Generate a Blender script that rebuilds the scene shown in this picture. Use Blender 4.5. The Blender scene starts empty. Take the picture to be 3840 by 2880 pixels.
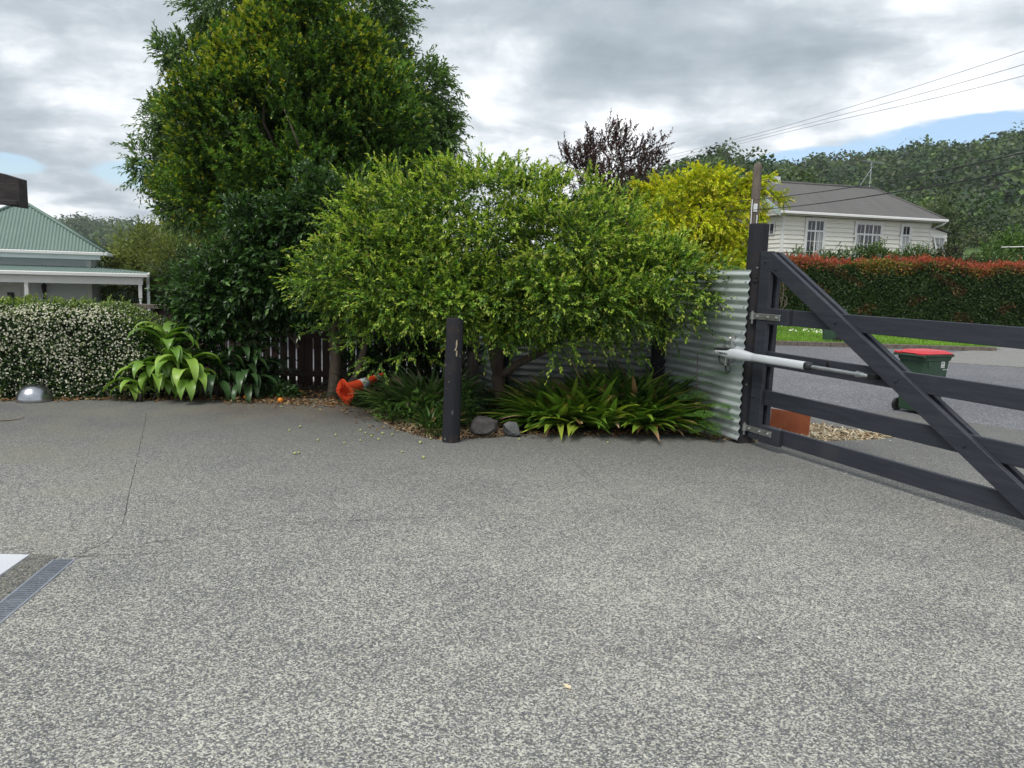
import bpy, math, random
import numpy as np
from mathutils import Vector, Matrix
rad = math.radians
scene = bpy.context.scene
col = scene.collection
RS = np.random.RandomState
random.seed(7)

# ------------------------------------------------------------------ camera
cam_d = bpy.data.cameras.new('camera')
cam = bpy.data.objects.new('camera', cam_d)
col.objects.link(cam)
cam_d.sensor_width = 36.0
cam_d.lens = 36.0 * 2885.0 / 3840.0
cam_d.clip_start = 0.05
cam_d.clip_end = 6000
EYE = Vector((0, 0, 1.6))
PITCH, ROLL = rad(7.95), rad(1.7)
fw = Vector((0, math.cos(PITCH), -math.sin(PITCH)))
u0 = Vector((0, math.sin(PITCH), math.cos(PITCH)))
r0 = Vector((1, 0, 0))
upv = u0 * math.cos(ROLL) - r0 * math.sin(ROLL)
rtv = r0 * math.cos(ROLL) + u0 * math.sin(ROLL)
M = Matrix((rtv, upv, -fw)).transposed().to_4x4()
M.translation = EYE
cam.matrix_world = M
scene.camera = cam

# ------------------------------------------------------------------ view
scene.view_settings.view_transform = 'Standard'
scene.view_settings.look = 'None'
scene.view_settings.exposure = 0.80
scene.view_settings.gamma = 1.0
scene.view_settings.use_curve_mapping = False
scene.cycles.max_bounces = 6
scene.cycles.diffuse_bounces = 3
scene.cycles.glossy_bounces = 3
scene.cycles.transmission_bounces = 4
scene.cycles.transparent_max_bounces = 6
scene.cycles.volume_bounces = 0
scene.cycles.use_denoising = True

# ------------------------------------------------------------------ sun
SUN_EL, SUN_AZ = rad(58), rad(215)      # azimuth clockwise from +Y (behind the camera, to its left)
sd = bpy.data.lights.new('sun', 'SUN')
sd.energy = 1.5
sd.angle = rad(24)
sd.color = (1.0, 0.96, 0.9)
so = bpy.data.objects.new('sun', sd)
col.objects.link(so)
sv = Vector((math.sin(SUN_AZ) * math.cos(SUN_EL), math.cos(SUN_AZ) * math.cos(SUN_EL), math.sin(SUN_EL)))
so.rotation_euler = sv.to_track_quat('Z', 'Y').to_euler()


# ------------------------------------------------------------------ node helper
class NT:
    def __init__(s, tree):
        s.t = tree
        s.n = tree.nodes
        s.l = tree.links

    def node(s, typ, **kw):
        n = s.n.new(typ)
        for k, v in kw.items():
            if k.startswith('i_'):
                key = k[2:]
                key = int(key) if key.isdigit() else key.replace('_', ' ')
                s.put(n.inputs[key], v)
            else:
                setattr(n, k, v)
        return n

    def put(s, sock, v):
        if hasattr(v, 'is_output'):
            s.l.new(v, sock)
        else:
            sock.default_value = v

    def math(s, op, a, b=None, c=None, clamp=False):
        n = s.n.new('ShaderNodeMath')
        n.operation = op
        n.use_clamp = clamp
        for i, v in enumerate((a, b, c)):
            if v is not None:
                s.put(n.inputs[i], v)
        return n.outputs[0]

    def vmath(s, op, a, b=None, scale=None):
        n = s.n.new('ShaderNodeVectorMath')
        n.operation = op
        s.put(n.inputs[0], a)
        if b is not None:
            s.put(n.inputs[1], b)
        if scale is not None:
            s.put(n.inputs['Scale'], scale)
        return n.outputs[1] if op in ('DOT_PRODUCT', 'LENGTH', 'DISTANCE') else n.outputs[0]

    def noise(s, vec, scale, detail=4, rough=.55, dist=0.0, out=0):
        n = s.node('ShaderNodeTexNoise', i_Scale=scale, i_Detail=detail, i_Roughness=rough, i_Distortion=dist)
        if vec is not None:
            s.l.new(vec, n.inputs['Vector'])
        return n.outputs[out]

    def ramp(s, fac, stops, interp='LINEAR'):
        n = s.n.new('ShaderNodeValToRGB')
        n.color_ramp.interpolation = interp
        e = n.color_ramp.elements
        while len(e) < len(stops):
            e.new(.5)
        for el, (p, c) in zip(e, stops):
            el.position = p
            el.color = (*c, 1) if len(c) == 3 else c
        s.l.new(fac, n.inputs[0])
        return n.outputs[0]

    def step(s, v, a, b):
        n = s.n.new('ShaderNodeMapRange')
        n.interpolation_type = 'SMOOTHSTEP'
        s.put(n.inputs[0], v)
        n.inputs[1].default_value = a
        n.inputs[2].default_value = b
        return n.outputs[0]

    def mix(s, f, a, b, blend='MIX'):
        n = s.n.new('ShaderNodeMix')
        n.data_type = 'RGBA'
        n.blend_type = blend
        s.put(n.inputs[0], f)
        s.put(n.inputs[6], a if hasattr(a, 'is_output') else (*a[:3], 1))
        s.put(n.inputs[7], b if hasattr(b, 'is_output') else (*b[:3], 1))
        return n.outputs[2]

    def sep(s, v):
        n = s.n.new('ShaderNodeSeparateXYZ')
        s.l.new(v, n.inputs[0])
        return n.outputs

    def comb(s, x, y, z):
        n = s.n.new('ShaderNodeCombineXYZ')
        for i, v in enumerate((x, y, z)):
            s.put(n.inputs[i], v)
        return n.outputs[0]


# ------------------------------------------------------------------ sky
world = bpy.data.worlds.new('World')
scene.world = world
world.use_nodes = True
wt = NT(world.node_tree)
wt.n.clear()
wout = wt.node('ShaderNodeOutputWorld')
sky = wt.node('ShaderNodeTexSky', sky_type='NISHITA', sun_disc=False, sun_elevation=SUN_EL, sun_rotation=SUN_AZ)
sky.air_density = 1.0
sky.dust_density = 0.6
sky.ozone_density = 2.0
bg_sky = wt.node('ShaderNodeBackground', i_Color=sky.outputs[0], i_Strength=0.10)
gen = wt.node('ShaderNodeTexCoord').outputs['Generated']
dx, dy, dz = wt.sep(gen)
zz = wt.math('ADD', wt.math('MAXIMUM', dz, 0.0), 0.16)
px_ = wt.math('DIVIDE', dx, zz)
py_ = wt.math('DIVIDE', dy, zz)
P2 = wt.comb(px_, py_, 0.0)
warp = wt.noise(P2, 0.7, 3, .5, out=1)
P3 = wt.vmath('ADD', P2, wt.vmath('SCALE', wt.vmath('SUBTRACT', warp, (.5, .5, .5)), scale=0.9))
big = wt.noise(P3, 0.52, 3, .5)
mid = wt.noise(wt.vmath('ADD', P3, (3.1, 7.7, 0)), 1.35, 7, .56)
fin = wt.noise(wt.vmath('ADD', P3, (9.3, 1.2, 0)), 4.2, 6, .6)
puf = wt.noise(wt.vmath('ADD', gen, (2, 5, 1)), 6.0, 8, .55)
v = wt.math('ADD', wt.math('MULTIPLY', big, .50), wt.math('MULTIPLY', mid, .62))
v = wt.math('ADD', wt.math('SUBTRACT', v, .10), wt.math('MULTIPLY', fin, .17))
v = wt.math('ADD', v, wt.math('MULTIPLY', wt.math('SUBTRACT', puf, .5), .36))
elev = wt.math('MULTIPLY', wt.math('ARCSINE', dz), 57.2958)
azim = wt.math('MULTIPLY', wt.math('ARCTAN2', dx, dy), 57.2958)
# lighter low down
v = wt.math('ADD', v, wt.math('MULTIPLY', wt.step(elev, 17, 5), .085))
cloud = wt.ramp(v, [(0.40, (.29, .34, .385)), (0.47, (.37, .425, .475)), (0.54, (.46, .515, .565)), (0.605, (.64, .69, .73)), (0.665, (.90, .93, .96)), (.73, (1.12, 1.12, 1.12))])
bg_cl = wt.node('ShaderNodeBackground', i_Color=cloud, i_Strength=0.72)


def lobe(a0, e0, aw, ew, slope=0.0):
    da = wt.math('SUBTRACT', azim, a0)
    de = wt.math('SUBTRACT', wt.math('SUBTRACT', elev, e0), wt.math('MULTIPLY', da, slope))
    da = wt.math('DIVIDE', da, aw)
    de = wt.math('DIVIDE', de, ew)
    return wt.math('SUBTRACT', 1.0, wt.math('ADD', wt.math('MULTIPLY', da, da), wt.math('MULTIPLY', de, de)))


pn = wt.math('MULTIPLY', wt.math('SUBTRACT', wt.noise(wt.comb(wt.math('MULTIPLY', azim, .10), wt.math('MULTIPLY', elev, .26), 0.), 1.9, 6, .6), .5), 3.6)
L1 = wt.math('MAXIMUM', lobe(29.5, 9.7, 10.0, 1.1, .09), lobe(20.5, 8.4, 5.0, .95, .10))
L2 = wt.math('MAXIMUM', lobe(-33.2, 5.9, 2.8, .8), lobe(-25.6, 5.9, 3.8, 1.1))
blue = wt.step(wt.math('ADD', wt.math('MULTIPLY', wt.math('MAXIMUM', L1, L2), 1.25), wt.math('MULTIPLY', pn, .7)), 0.05, .75)
low = wt.math('MULTIPLY', wt.step(elev, 9.5, 4.0), wt.step(wt.math('MULTIPLY', pn, -1.0), .5, 1.3))
blue = wt.math('MAXIMUM', blue, wt.math('MULTIPLY', low, .35))
mx = wt.node('ShaderNodeMixShader', i_0=wt.math('MULTIPLY', blue, .95))
wt.l.new(bg_cl.outputs[0], mx.inputs[1])
wt.l.new(bg_sky.outputs[0], mx.inputs[2])
wt.l.new(mx.outputs[0], wout.inputs[0])

# ------------------------------------------------------------------ materials
MATS = {}


def newmat(name):
    m = bpy.data.materials.new(name)
    m.use_nodes = True
    t = NT(m.node_tree)
    t.n.clear()
    out = t.node('ShaderNodeOutputMaterial')
    b = t.node('ShaderNodeBsdfPrincipled')
    t.l.new(b.outputs[0], out.inputs[0])
    MATS[name] = m
    return m, t, b, out


def bump(t, b, h, strength=.3, dist=.01):
    n = t.node('ShaderNodeBump', i_Strength=strength, i_Distance=dist)
    t.l.new(h, n.inputs['Height'])
    t.l.new(n.outputs[0], b.inputs['Normal'])


def pmat(name, c1, c2=None, rough=.6, scale=6, metal=0, bs=.15, bd=.004, stretch=(1, 1, 1), spec=.5, dirt=None):
    m, t, b, out = newmat(name)
    co = t.node('ShaderNodeTexCoord').outputs['Object']
    mp = t.node('ShaderNodeMapping', i_Scale=stretch)
    t.l.new(co, mp.inputs[0])
    c2 = c2 or tuple(x * .8 for x in c1)
    n = t.noise(mp.outputs[0], scale, 6, .6)
    c = t.mix(t.step(n, .35, .68), c1, c2)
    if dirt:
        n2 = t.noise(co, scale * .35, 5, .65)
        c = t.mix(t.math('MULTIPLY', t.step(n2, .55, .72), .6), c, dirt)
    t.put(b.inputs['Base Color'], c)
    b.inputs['Roughness'].default_value = rough
    b.inputs['Metallic'].default_value = metal
    b.inputs['Specular IOR Level'].default_value = spec
    if bs:
        n3 = t.noise(mp.outputs[0], scale * 5, 5, .6)
        bump(t, b, n3, bs, bd)
    return m


def leafmat(name, rough=.45, trans=.28, spec=.4, tint=1.25):
    m, t, b, out = newmat(name)
    at = t.node('ShaderNodeAttribute', attribute_name='Col')
    t.l.new(at.outputs['Color'], b.inputs['Base Color'])
    b.inputs['Roughness'].default_value = rough
    b.inputs['Specular IOR Level'].default_value = spec
    tr = t.node('ShaderNodeBsdfTranslucent')
    t.l.new(t.mix(1.0, at.outputs['Color'], (tint * 1.05, tint * 1.15, tint * .55), 'MULTIPLY'), tr.inputs[0])
    ms = t.node('ShaderNodeMixShader', i_0=trans)
    t.l.new(b.outputs[0], ms.inputs[1])
    t.l.new(tr.outputs[0], ms.inputs[2])
    t.l.new(ms.outputs[0], out.inputs[0])
    return m


leafmat('leaf')
leafmat('leaf_gloss', rough=.33, trans=.16, spec=.45)
leafmat('strap', rough=.36, trans=.18, spec=.5)
leafmat('petal', rough=.6, trans=.2, spec=.2, tint=1.0)

pmat('bare_wood', (.46, .40, .28), (.34, .26, .16), .8, 30, bs=.2)
pmat('grey_scuff', (.075, .078, .09), (.05, .052, .06), .8, 40, bs=.2)
pmat('bark', (.10, .075, .055), (.05, .038, .03), .85, 9, bs=.7, bd=.02, stretch=(1, 1, .35))
pmat('bark_pale', (.16, .125, .09), (.08, .062, .045), .85, 9, bs=.7, bd=.02, stretch=(1, 1, .35))
pmat('gate_paint', (.030, .034, .045), (.042, .046, .058), .48, 5, bs=.9, bd=.003, stretch=(.5, 7, 7), spec=.28, dirt=(.058, .060, .066))
pmat('steel', (.52, .54, .54), (.36, .38, .38), .38, 14, metal=.85, bs=.05)
pmat('zinc', (.42, .43, .42), (.30, .30, .28), .42, 10, metal=.8, bs=.1)
pmat('opener_grey', (.60, .63, .66), (.57, .60, .63), .36, 5, bs=0)
pmat('black_plastic', (.018, .018, .02), (.025, .025, .027), .38, 8, bs=.05)
pmat('terracotta', (.44, .135, .062), (.36, .10, .045), .62, 7, bs=.1)
pmat('bin_green', (.022, .055, .030), (.030, .070, .040), .5, 5, bs=.05, dirt=(.06, .08, .055))
pmat('bin_red', (.66, .045, .055), (.55, .035, .045), .42, 6, bs=.03)
pmat('cone_orange', (.80, .085, .022), (.62, .055, .015), .5, 6, bs=.05, dirt=(.45, .08, .03))
pmat('cone_reflective', (.62, .64, .66), (.40, .42, .44), .4, 20, bs=.1)
pmat('white_paint', (.74, .75, .74), (.68, .69, .68), .5, 3, bs=.04)
pmat('cream_paint', (.84, .82, .74), (.80, .78, .69), .55, 2, bs=.04)
pmat('trim_white', (.80, .80, .78), (.76, .76, .74), .45, 3, bs=.02)
pmat('teal_trim', (.42, .52, .48), (.38, .48, .44), .5, 3, bs=.02)
pmat('weatherboard', (.74, .79, .81), (.70, .75, .77), .55, 2, bs=.04)
pmat('weathered_wood', (.17, .14, .11), (.10, .085, .07), .85, 5, bs=.5, bd=.006, stretch=(6, 6, .5))
pmat('picket_stain', (.085, .050, .040), (.055, .034, .028), .75, 6, bs=.4, bd=.004, stretch=(6, 6, .6))
pmat('aged_timber', (.034, .027, .027), (.016, .013, .014), .8, 6, bs=.6, bd=.005, stretch=(1, 6, 6), dirt=(.055, .046, .044))
pmat('rock', (.105, .095, .09), (.055, .052, .052), .8, 9, bs=.9, bd=.02, dirt=(.13, .12, .10))
pmat('slate_rock', (.135, .14, .135), (.08, .088, .09), .75, 9, bs=.8, bd=.02, dirt=(.16, .17, .15))
pmat('orange_peel', (.75, .26, .02), (.62, .20, .015), .5, 30, bs=.2)
pmat('plum_skin', (.38, .42, .17), (.32, .38, .14), .5, 20, bs=.05)
pmat('green_plum', (.20, .30, .10), (.16, .26, .08), .45, 20, bs=.05)
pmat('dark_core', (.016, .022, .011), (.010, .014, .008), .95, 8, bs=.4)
pmat('cable', (.03, .03, .032), rough=.6, bs=0)
pmat('hv_cable', (.28, .29, .30), rough=.6, bs=0)
pmat('soil', (.055, .040, .028), (.030, .023, .017), .95, 14, bs=.8, bd=.02)
pmat('dark_iron', (.012, .012, .013), rough=.45, bs=0)
pmat('pale_pebbles', (.50, .49, .46), (.38, .37, .34), .9, 30, bs=.3)
pmat('green_iron', (.018, .040, .032), (.015, .033, .026), .5, 3, bs=0)
pmat('kerb_concrete', (.17, .14, .115), (.10, .085, .07), .9, 12, bs=.4)
pmat('road_concrete', (.20, .195, .185), (.15, .148, .14), .9, 12, bs=.3)
pmat('white_slab', (.66, .67, .71), (.61, .62, .66), .55, 2, bs=.03)
pmat('brown_tarp', (.16, .075, .05), rough=.8, bs=.1)
pmat('pylon_steel', (.30, .32, .34), rough=.6, bs=0)


def post_material():
    m, t, b, out = newmat('black_post')
    co = t.node('ShaderNodeTexCoord').outputs['Object']
    mp = t.node('ShaderNodeMapping', i_Scale=(14, 14, .7))
    t.l.new(co, mp.inputs[0])
    gr = t.noise(mp.outputs[0], 3.0, 6, .65)
    n2 = t.noise(co, 3.2, 5, .6)
    c = t.mix(gr, (.015, .016, .021), (.028, .028, .033))
    c = t.mix(t.math('MULTIPLY', t.step(n2, .50, .68), .75), c, (.040, .030, .026))
    _, _, z = t.sep(co)
    sp = t.noise(co, 26, 2, .5)
    chips = t.math('MULTIPLY', t.step(sp, .70, .74), t.step(n2, .48, .56))
    c = t.mix(chips, c, (.32, .29, .24))
    lich = t.math('MULTIPLY', t.step(t.noise(co, 40, 3, .6), .5, .65), t.step(t.math('SUBTRACT', .12, z), .02, .12))
    c = t.mix(t.math('MULTIPLY', lich, .35), c, (.12, .11, .08))
    t.put(b.inputs['Base Color'], c)
    b.inputs['Roughness'].default_value = .8
    b.inputs['Specular IOR Level'].default_value = .22
    bump(t, b, gr, .8, .008)


post_material()


def corrugated_mat(name, c1, c2, metal, rough, streak=(.3, .3, .28)):
    m, t, b, out = newmat(name)
    co = t.node('ShaderNodeTexCoord').outputs['Object']
    n = t.noise(co, 3.0, 5, .6)
    n2 = t.noise(co, 40, 3, .6)
    c = t.mix(n, c1, c2)
    c = t.mix(t.math('MULTIPLY', t.step(t.noise(co, 1.3, 5, .6), .55, .75), .4), c, streak)
    t.put(b.inputs['Base Color'], c)
    b.inputs['Metallic'].default_value = metal
    t.put(b.inputs['Roughness'], t.math('ADD', rough, t.math('MULTIPLY', n2, .14)))


corrugated_mat('galvanised', (.72, .77, .79), (.62, .68, .70), .55, .30, (.48, .52, .53))
corrugated_mat('galvanised_shaded', (.30, .32, .32), (.24, .26, .26), .45, .42, (.20, .21, .20))  # darker copy of galvanised: canopy shade and dark reflections put into the colour
corrugated_mat('green_roof', (.170, .245, .210), (.145, .210, .180), 0, .5, (.22, .28, .245))


def dark_roof():
    m, t, b, out = newmat('dark_roof')
    co = t.node('ShaderNodeTexCoord').outputs['Object']
    mp = t.node('ShaderNodeMapping', i_Scale=(1.6, .15, .3))
    t.l.new(co, mp.inputs[0])
    n = t.noise(mp.outputs[0], 2.2, 5, .6)
    n2 = t.noise(co, 22, 4, .6)
    c = t.mix(n, (.085, .082, .080), (.165, .155, .150))
    c = t.mix(t.math('MULTIPLY', n2, .4), c, (.12, .12, .115))
    t.put(b.inputs['Base Color'], c)
    b.inputs['Roughness'].default_value = .85
    w = t.node('ShaderNodeTexWave', wave_type='BANDS', bands_direction='Y', i_Scale=1.3)
    t.l.new(co, w.inputs['Vector'])
    bump(t, b, w.outputs['Fac'], .35, .03)


dark_roof()


def glass_mat():
    m, t, b, out = newmat('window_glass')
    b.inputs['Base Color'].default_value = (.018, .022, .032, 1)
    b.inputs['Roughness'].default_value = .06
    b.inputs['Specular IOR Level'].default_value = .7
    m, t, b, out = newmat('curtain')
    co = t.node('ShaderNodeTexCoord').outputs['Object']
    w = t.node('ShaderNodeTexWave', wave_type='BANDS', bands_direction='X', i_Scale=9, i_Distortion=2.0)
    t.l.new(co, w.inputs['Vector'])
    t.put(b.inputs['Base Color'], t.mix(w.outputs['Fac'], (.50, .52, .52), (.30, .32, .33)))
    b.inputs['Roughness'].default_value = .4
    m, t, b, out = newmat('chrome')
    b.inputs['Base Color'].default_value = (.42, .43, .46, 1)
    b.inputs['Metallic'].default_value = 1
    co = t.node('ShaderNodeTexCoord').outputs['Object']
    t.put(b.inputs['Roughness'], t.math('ADD', .22, t.math('MULTIPLY', t.noise(co, 8, 4, .6), .12)))
    w = t.node('ShaderNodeTexWave', wave_type='RINGS', rings_direction='Z', i_Scale=14, i_Distortion=.4)
    t.l.new(co, w.inputs['Vector'])
    bump(t, b, w.outputs['Fac'], .12, .004)


glass_mat()


def aggregate_mat(name, dark, mid, light, stain, pos_mask=True, contrast=1.0):
    """exposed-aggregate concrete: pale chips and dark stones in a grey paste"""
    m, t, b, out = newmat(name)
    co = t.node('ShaderNodeTexCoord').outputs['Object']
    v1 = t.node('ShaderNodeTexVoronoi', i_Scale=150.0, i_Randomness=1.0)
    wc = t.vmath('ADD', co, t.vmath('SCALE', t.noise(co, 160, 2, .5, out=1), scale=.006))
    t.l.new(wc, v1.inputs['Vector'])
    rnd = t.sep(v1.outputs['Color'])
    v2 = t.node('ShaderNodeTexVoronoi', i_Scale=260.0, i_Randomness=1.0)
    t.l.new(wc, v2.inputs['Vector'])
    rn2 = t.sep(v2.outputs['Color'])
    n1 = t.noise(co, 26, 4, .7)
    patch = t.noise(co, 1.5, 6, .65)
    patch2 = t.noise(t.vmath('ADD', co, (7, 3, 0)), .45, 5, .6)
    wear = t.math('ADD', t.math('MULTIPLY', patch, .6), t.math('MULTIPLY', patch2, .4))
    th = t.math('ADD', t.math('MULTIPLY', rnd[0], .60), t.math('MULTIPLY_ADD', rn2[0], .30, .02))
    th = t.math('ADD', th, t.math('MULTIPLY', t.math('SUBTRACT', n1, .5), .35))
    th = t.math('ADD', th, t.math('MULTIPLY', t.math('SUBTRACT', wear, .5), .55 * contrast))
    c = t.ramp(th, [(.12, dark), (.44, mid), (.58, tuple((a + b_) / 2 for a, b_ in zip(mid, light))), (.76, light)])
    c = t.mix(t.math('MULTIPLY', t.step(rnd[1], .75, .85), .35), c, (.16, .165, .20))
    c = t.mix(t.math('MULTIPLY', t.step(rnd[2], .86, .92), .40), c, (.40, .35, .24))
    x, y, z = t.sep(co)
    if pos_mask:
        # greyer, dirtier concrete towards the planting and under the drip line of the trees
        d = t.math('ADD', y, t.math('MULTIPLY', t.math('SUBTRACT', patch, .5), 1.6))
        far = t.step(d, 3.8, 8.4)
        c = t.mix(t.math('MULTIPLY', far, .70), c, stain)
        d2 = t.math('ADD', y, t.math('MULTIPLY', t.math('SUBTRACT', t.noise(co, 2.2, 5, .65), .5), 1.4))
        tx = t.math('MULTIPLY', t.step(t.math('ABSOLUTE', t.math('ADD', x, 2.4)), 1.7, .7), t.step(d2, 7.9, 8.7))
        fibre = t.step(t.noise(t.vmath('MULTIPLY', co, (1, 1.6, 1)), 30, 5, .75), .42, .60)
        c = t.mix(t.math('MULTIPLY', t.math('MULTIPLY', tx, fibre), .85), c, (.11, .075, .040))
        olive = t.math('MULTIPLY', t.step(x, -1.0, -4.5), t.step(patch, .40, .62))
        c = t.mix(t.math('MULTIPLY', olive, .45), c, (.185, .178, .135))
    t.put(b.inputs['Base Color'], c)
    b.inputs['Roughness'].default_value = .8
    b.inputs['Specular IOR Level'].default_value = .35
    h = t.math('ADD', th, t.math('MULTIPLY', n1, .5))
    bump(t, b, h, .45, .003)


aggregate_mat('aggregate', (.078, .079, .082), (.160, .160, .158), (.60, .585, .51), (.088, .089, .088))
aggregate_mat('aggregate_dark', (.045, .047, .045), (.10, .10, .095), (.34, .33, .27), (.08, .08, .075), pos_mask=False)
aggregate_mat('apron_aggregate', (.10, .10, .10), (.19, .19, .185), (.40, .39, .36), (.2, .2, .2), pos_mask=False, contrast=.5)


def asphalt():
    m, t, b, out = newmat('asphalt')
    co = t.node('ShaderNodeTexCoord').outputs['Object']
    v1 = t.node('ShaderNodeTexVoronoi', i_Scale=70.0)
    t.l.new(co, v1.inputs['Vector'])
    rnd = t.sep(v1.outputs['Color'])
    p = t.noise(co, .5, 5, .6)
    th = t.math('ADD', t.math('MULTIPLY', rnd[0], .8), t.math('MULTIPLY', t.math('SUBTRACT', p, .5), .5))
    c = t.ramp(th, [(.1, (.075, .077, .088)), (.55, (.175, .178, .195)), (.95, (.34, .335, .34))])
    t.put(b.inputs['Base Color'], c)
    b.inputs['Roughness'].default_value = .85
    bump(t, b, rnd[1], .4, .004)


asphalt()


def joint_mat():
    m, t, b, out = newmat('joint_dark')
    co = t.node('ShaderNodeTexCoord').outputs['Object']
    n = t.noise(co, 30, 4, .6)
    t.put(b.inputs['Base Color'], t.mix(n, (.03, .03, .028), (.09, .088, .08)))
    b.inputs['Roughness'].default_value = .95


joint_mat()


def ground_mats():
    m, t, b, out = newmat('lawn')
    co = t.node('ShaderNodeTexCoord').outputs['Object']
    n = t.noise(co, 2.2, 6, .65)
    n2 = t.noise(co, 38, 4, .7)
    c = t.mix(t.step(n, .35, .65), (.095, .20, .022), (.15, .27, .035))
    c = t.mix(t.math('MULTIPLY', n2, .7), c, (.07, .14, .018))
    t.put(b.inputs['Base Color'], c)
    b.inputs['Roughness'].default_value = .8
    bump(t, b, n2, .8, .03)
    m, t, b, out = newmat('earth')
    co = t.node('ShaderNodeTexCoord').outputs['Object']
    n = t.noise(co, .6, 6, .6)
    n2 = t.noise(co, 20, 4, .7)
    c = t.mix(n, (.05, .075, .022), (.075, .060, .035))
    c = t.mix(n2, c, (.04, .045, .022))
    x, y, z = t.sep(co)
    t.put(b.inputs['Base Color'], c)
    b.inputs['Roughness'].default_value = .95
    bump(t, b, n2, .6, .03)
    m, t, b, out = newmat('hill_grass')
    co = t.node('ShaderNodeTexCoord').outputs['Object']
    n = t.noise(co, .02, 5, .6)
    t.put(b.inputs['Base Color'], t.mix(t.step(n, .4, .62), (.045, .075, .022), (.09, .15, .04)))
    b.inputs['Roughness'].default_value = .95


ground_mats()


# ------------------------------------------------------------------ object helpers
def tag(o, label=None, cat=None, group=None, kind=None):
    if label:
        o['label'] = label
    if cat:
        o['category'] = cat
    if group:
        o['group'] = group
    if kind:
        o['kind'] = kind
    return o


def empty(name, loc=(0, 0, 0), rz=0.0, **kw):
    o = bpy.data.objects.new(name, None)
    col.objects.link(o)
    o.location = loc
    o.rotation_euler = (0, 0, rz)
    o.empty_display_size = .2
    return tag(o, **kw)


def link_mesh(name, me, mats, parent=None, smooth=False):
    o = bpy.data.objects.new(name, me)
    for mt in (mats if isinstance(mats, (list, tuple)) else [mats]):
        me.materials.append(MATS[mt])
    if smooth:
        me.polygons.foreach_set('use_smooth', np.ones(len(me.polygons), dtype=bool))
    col.objects.link(o)
    if parent is not None:
        o.parent = parent
    return o


def np_mesh(name, V, T, colors=None):
    """V (n,3), T (m,k) faces all of k corners"""
    V = np.ascontiguousarray(V, dtype=np.float32)
    T = np.ascontiguousarray(T, dtype=np.int32)
    me = bpy.data.meshes.new(name)
    k = T.shape[1]
    me.vertices.add(len(V))
    me.vertices.foreach_set('co', V.ravel())
    me.loops.add(T.size)
    me.loops.foreach_set('vertex_index', T.ravel())
    me.polygons.add(len(T))
    me.polygons.foreach_set('loop_start', np.arange(0, T.size, k, dtype=np.int32))
    me.polygons.foreach_set('loop_total', np.full(len(T), k, dtype=np.int32))
    if colors is not None:
        a = me.attributes.new('Col', 'FLOAT_COLOR', 'POINT')
        c = np.ones((len(V), 4), dtype=np.float32)
        c[:, :3] = np.clip(colors, 0, 1)
        a.data.foreach_set('color', c.ravel())
    me.update(calc_edges=True)
    return me


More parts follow.
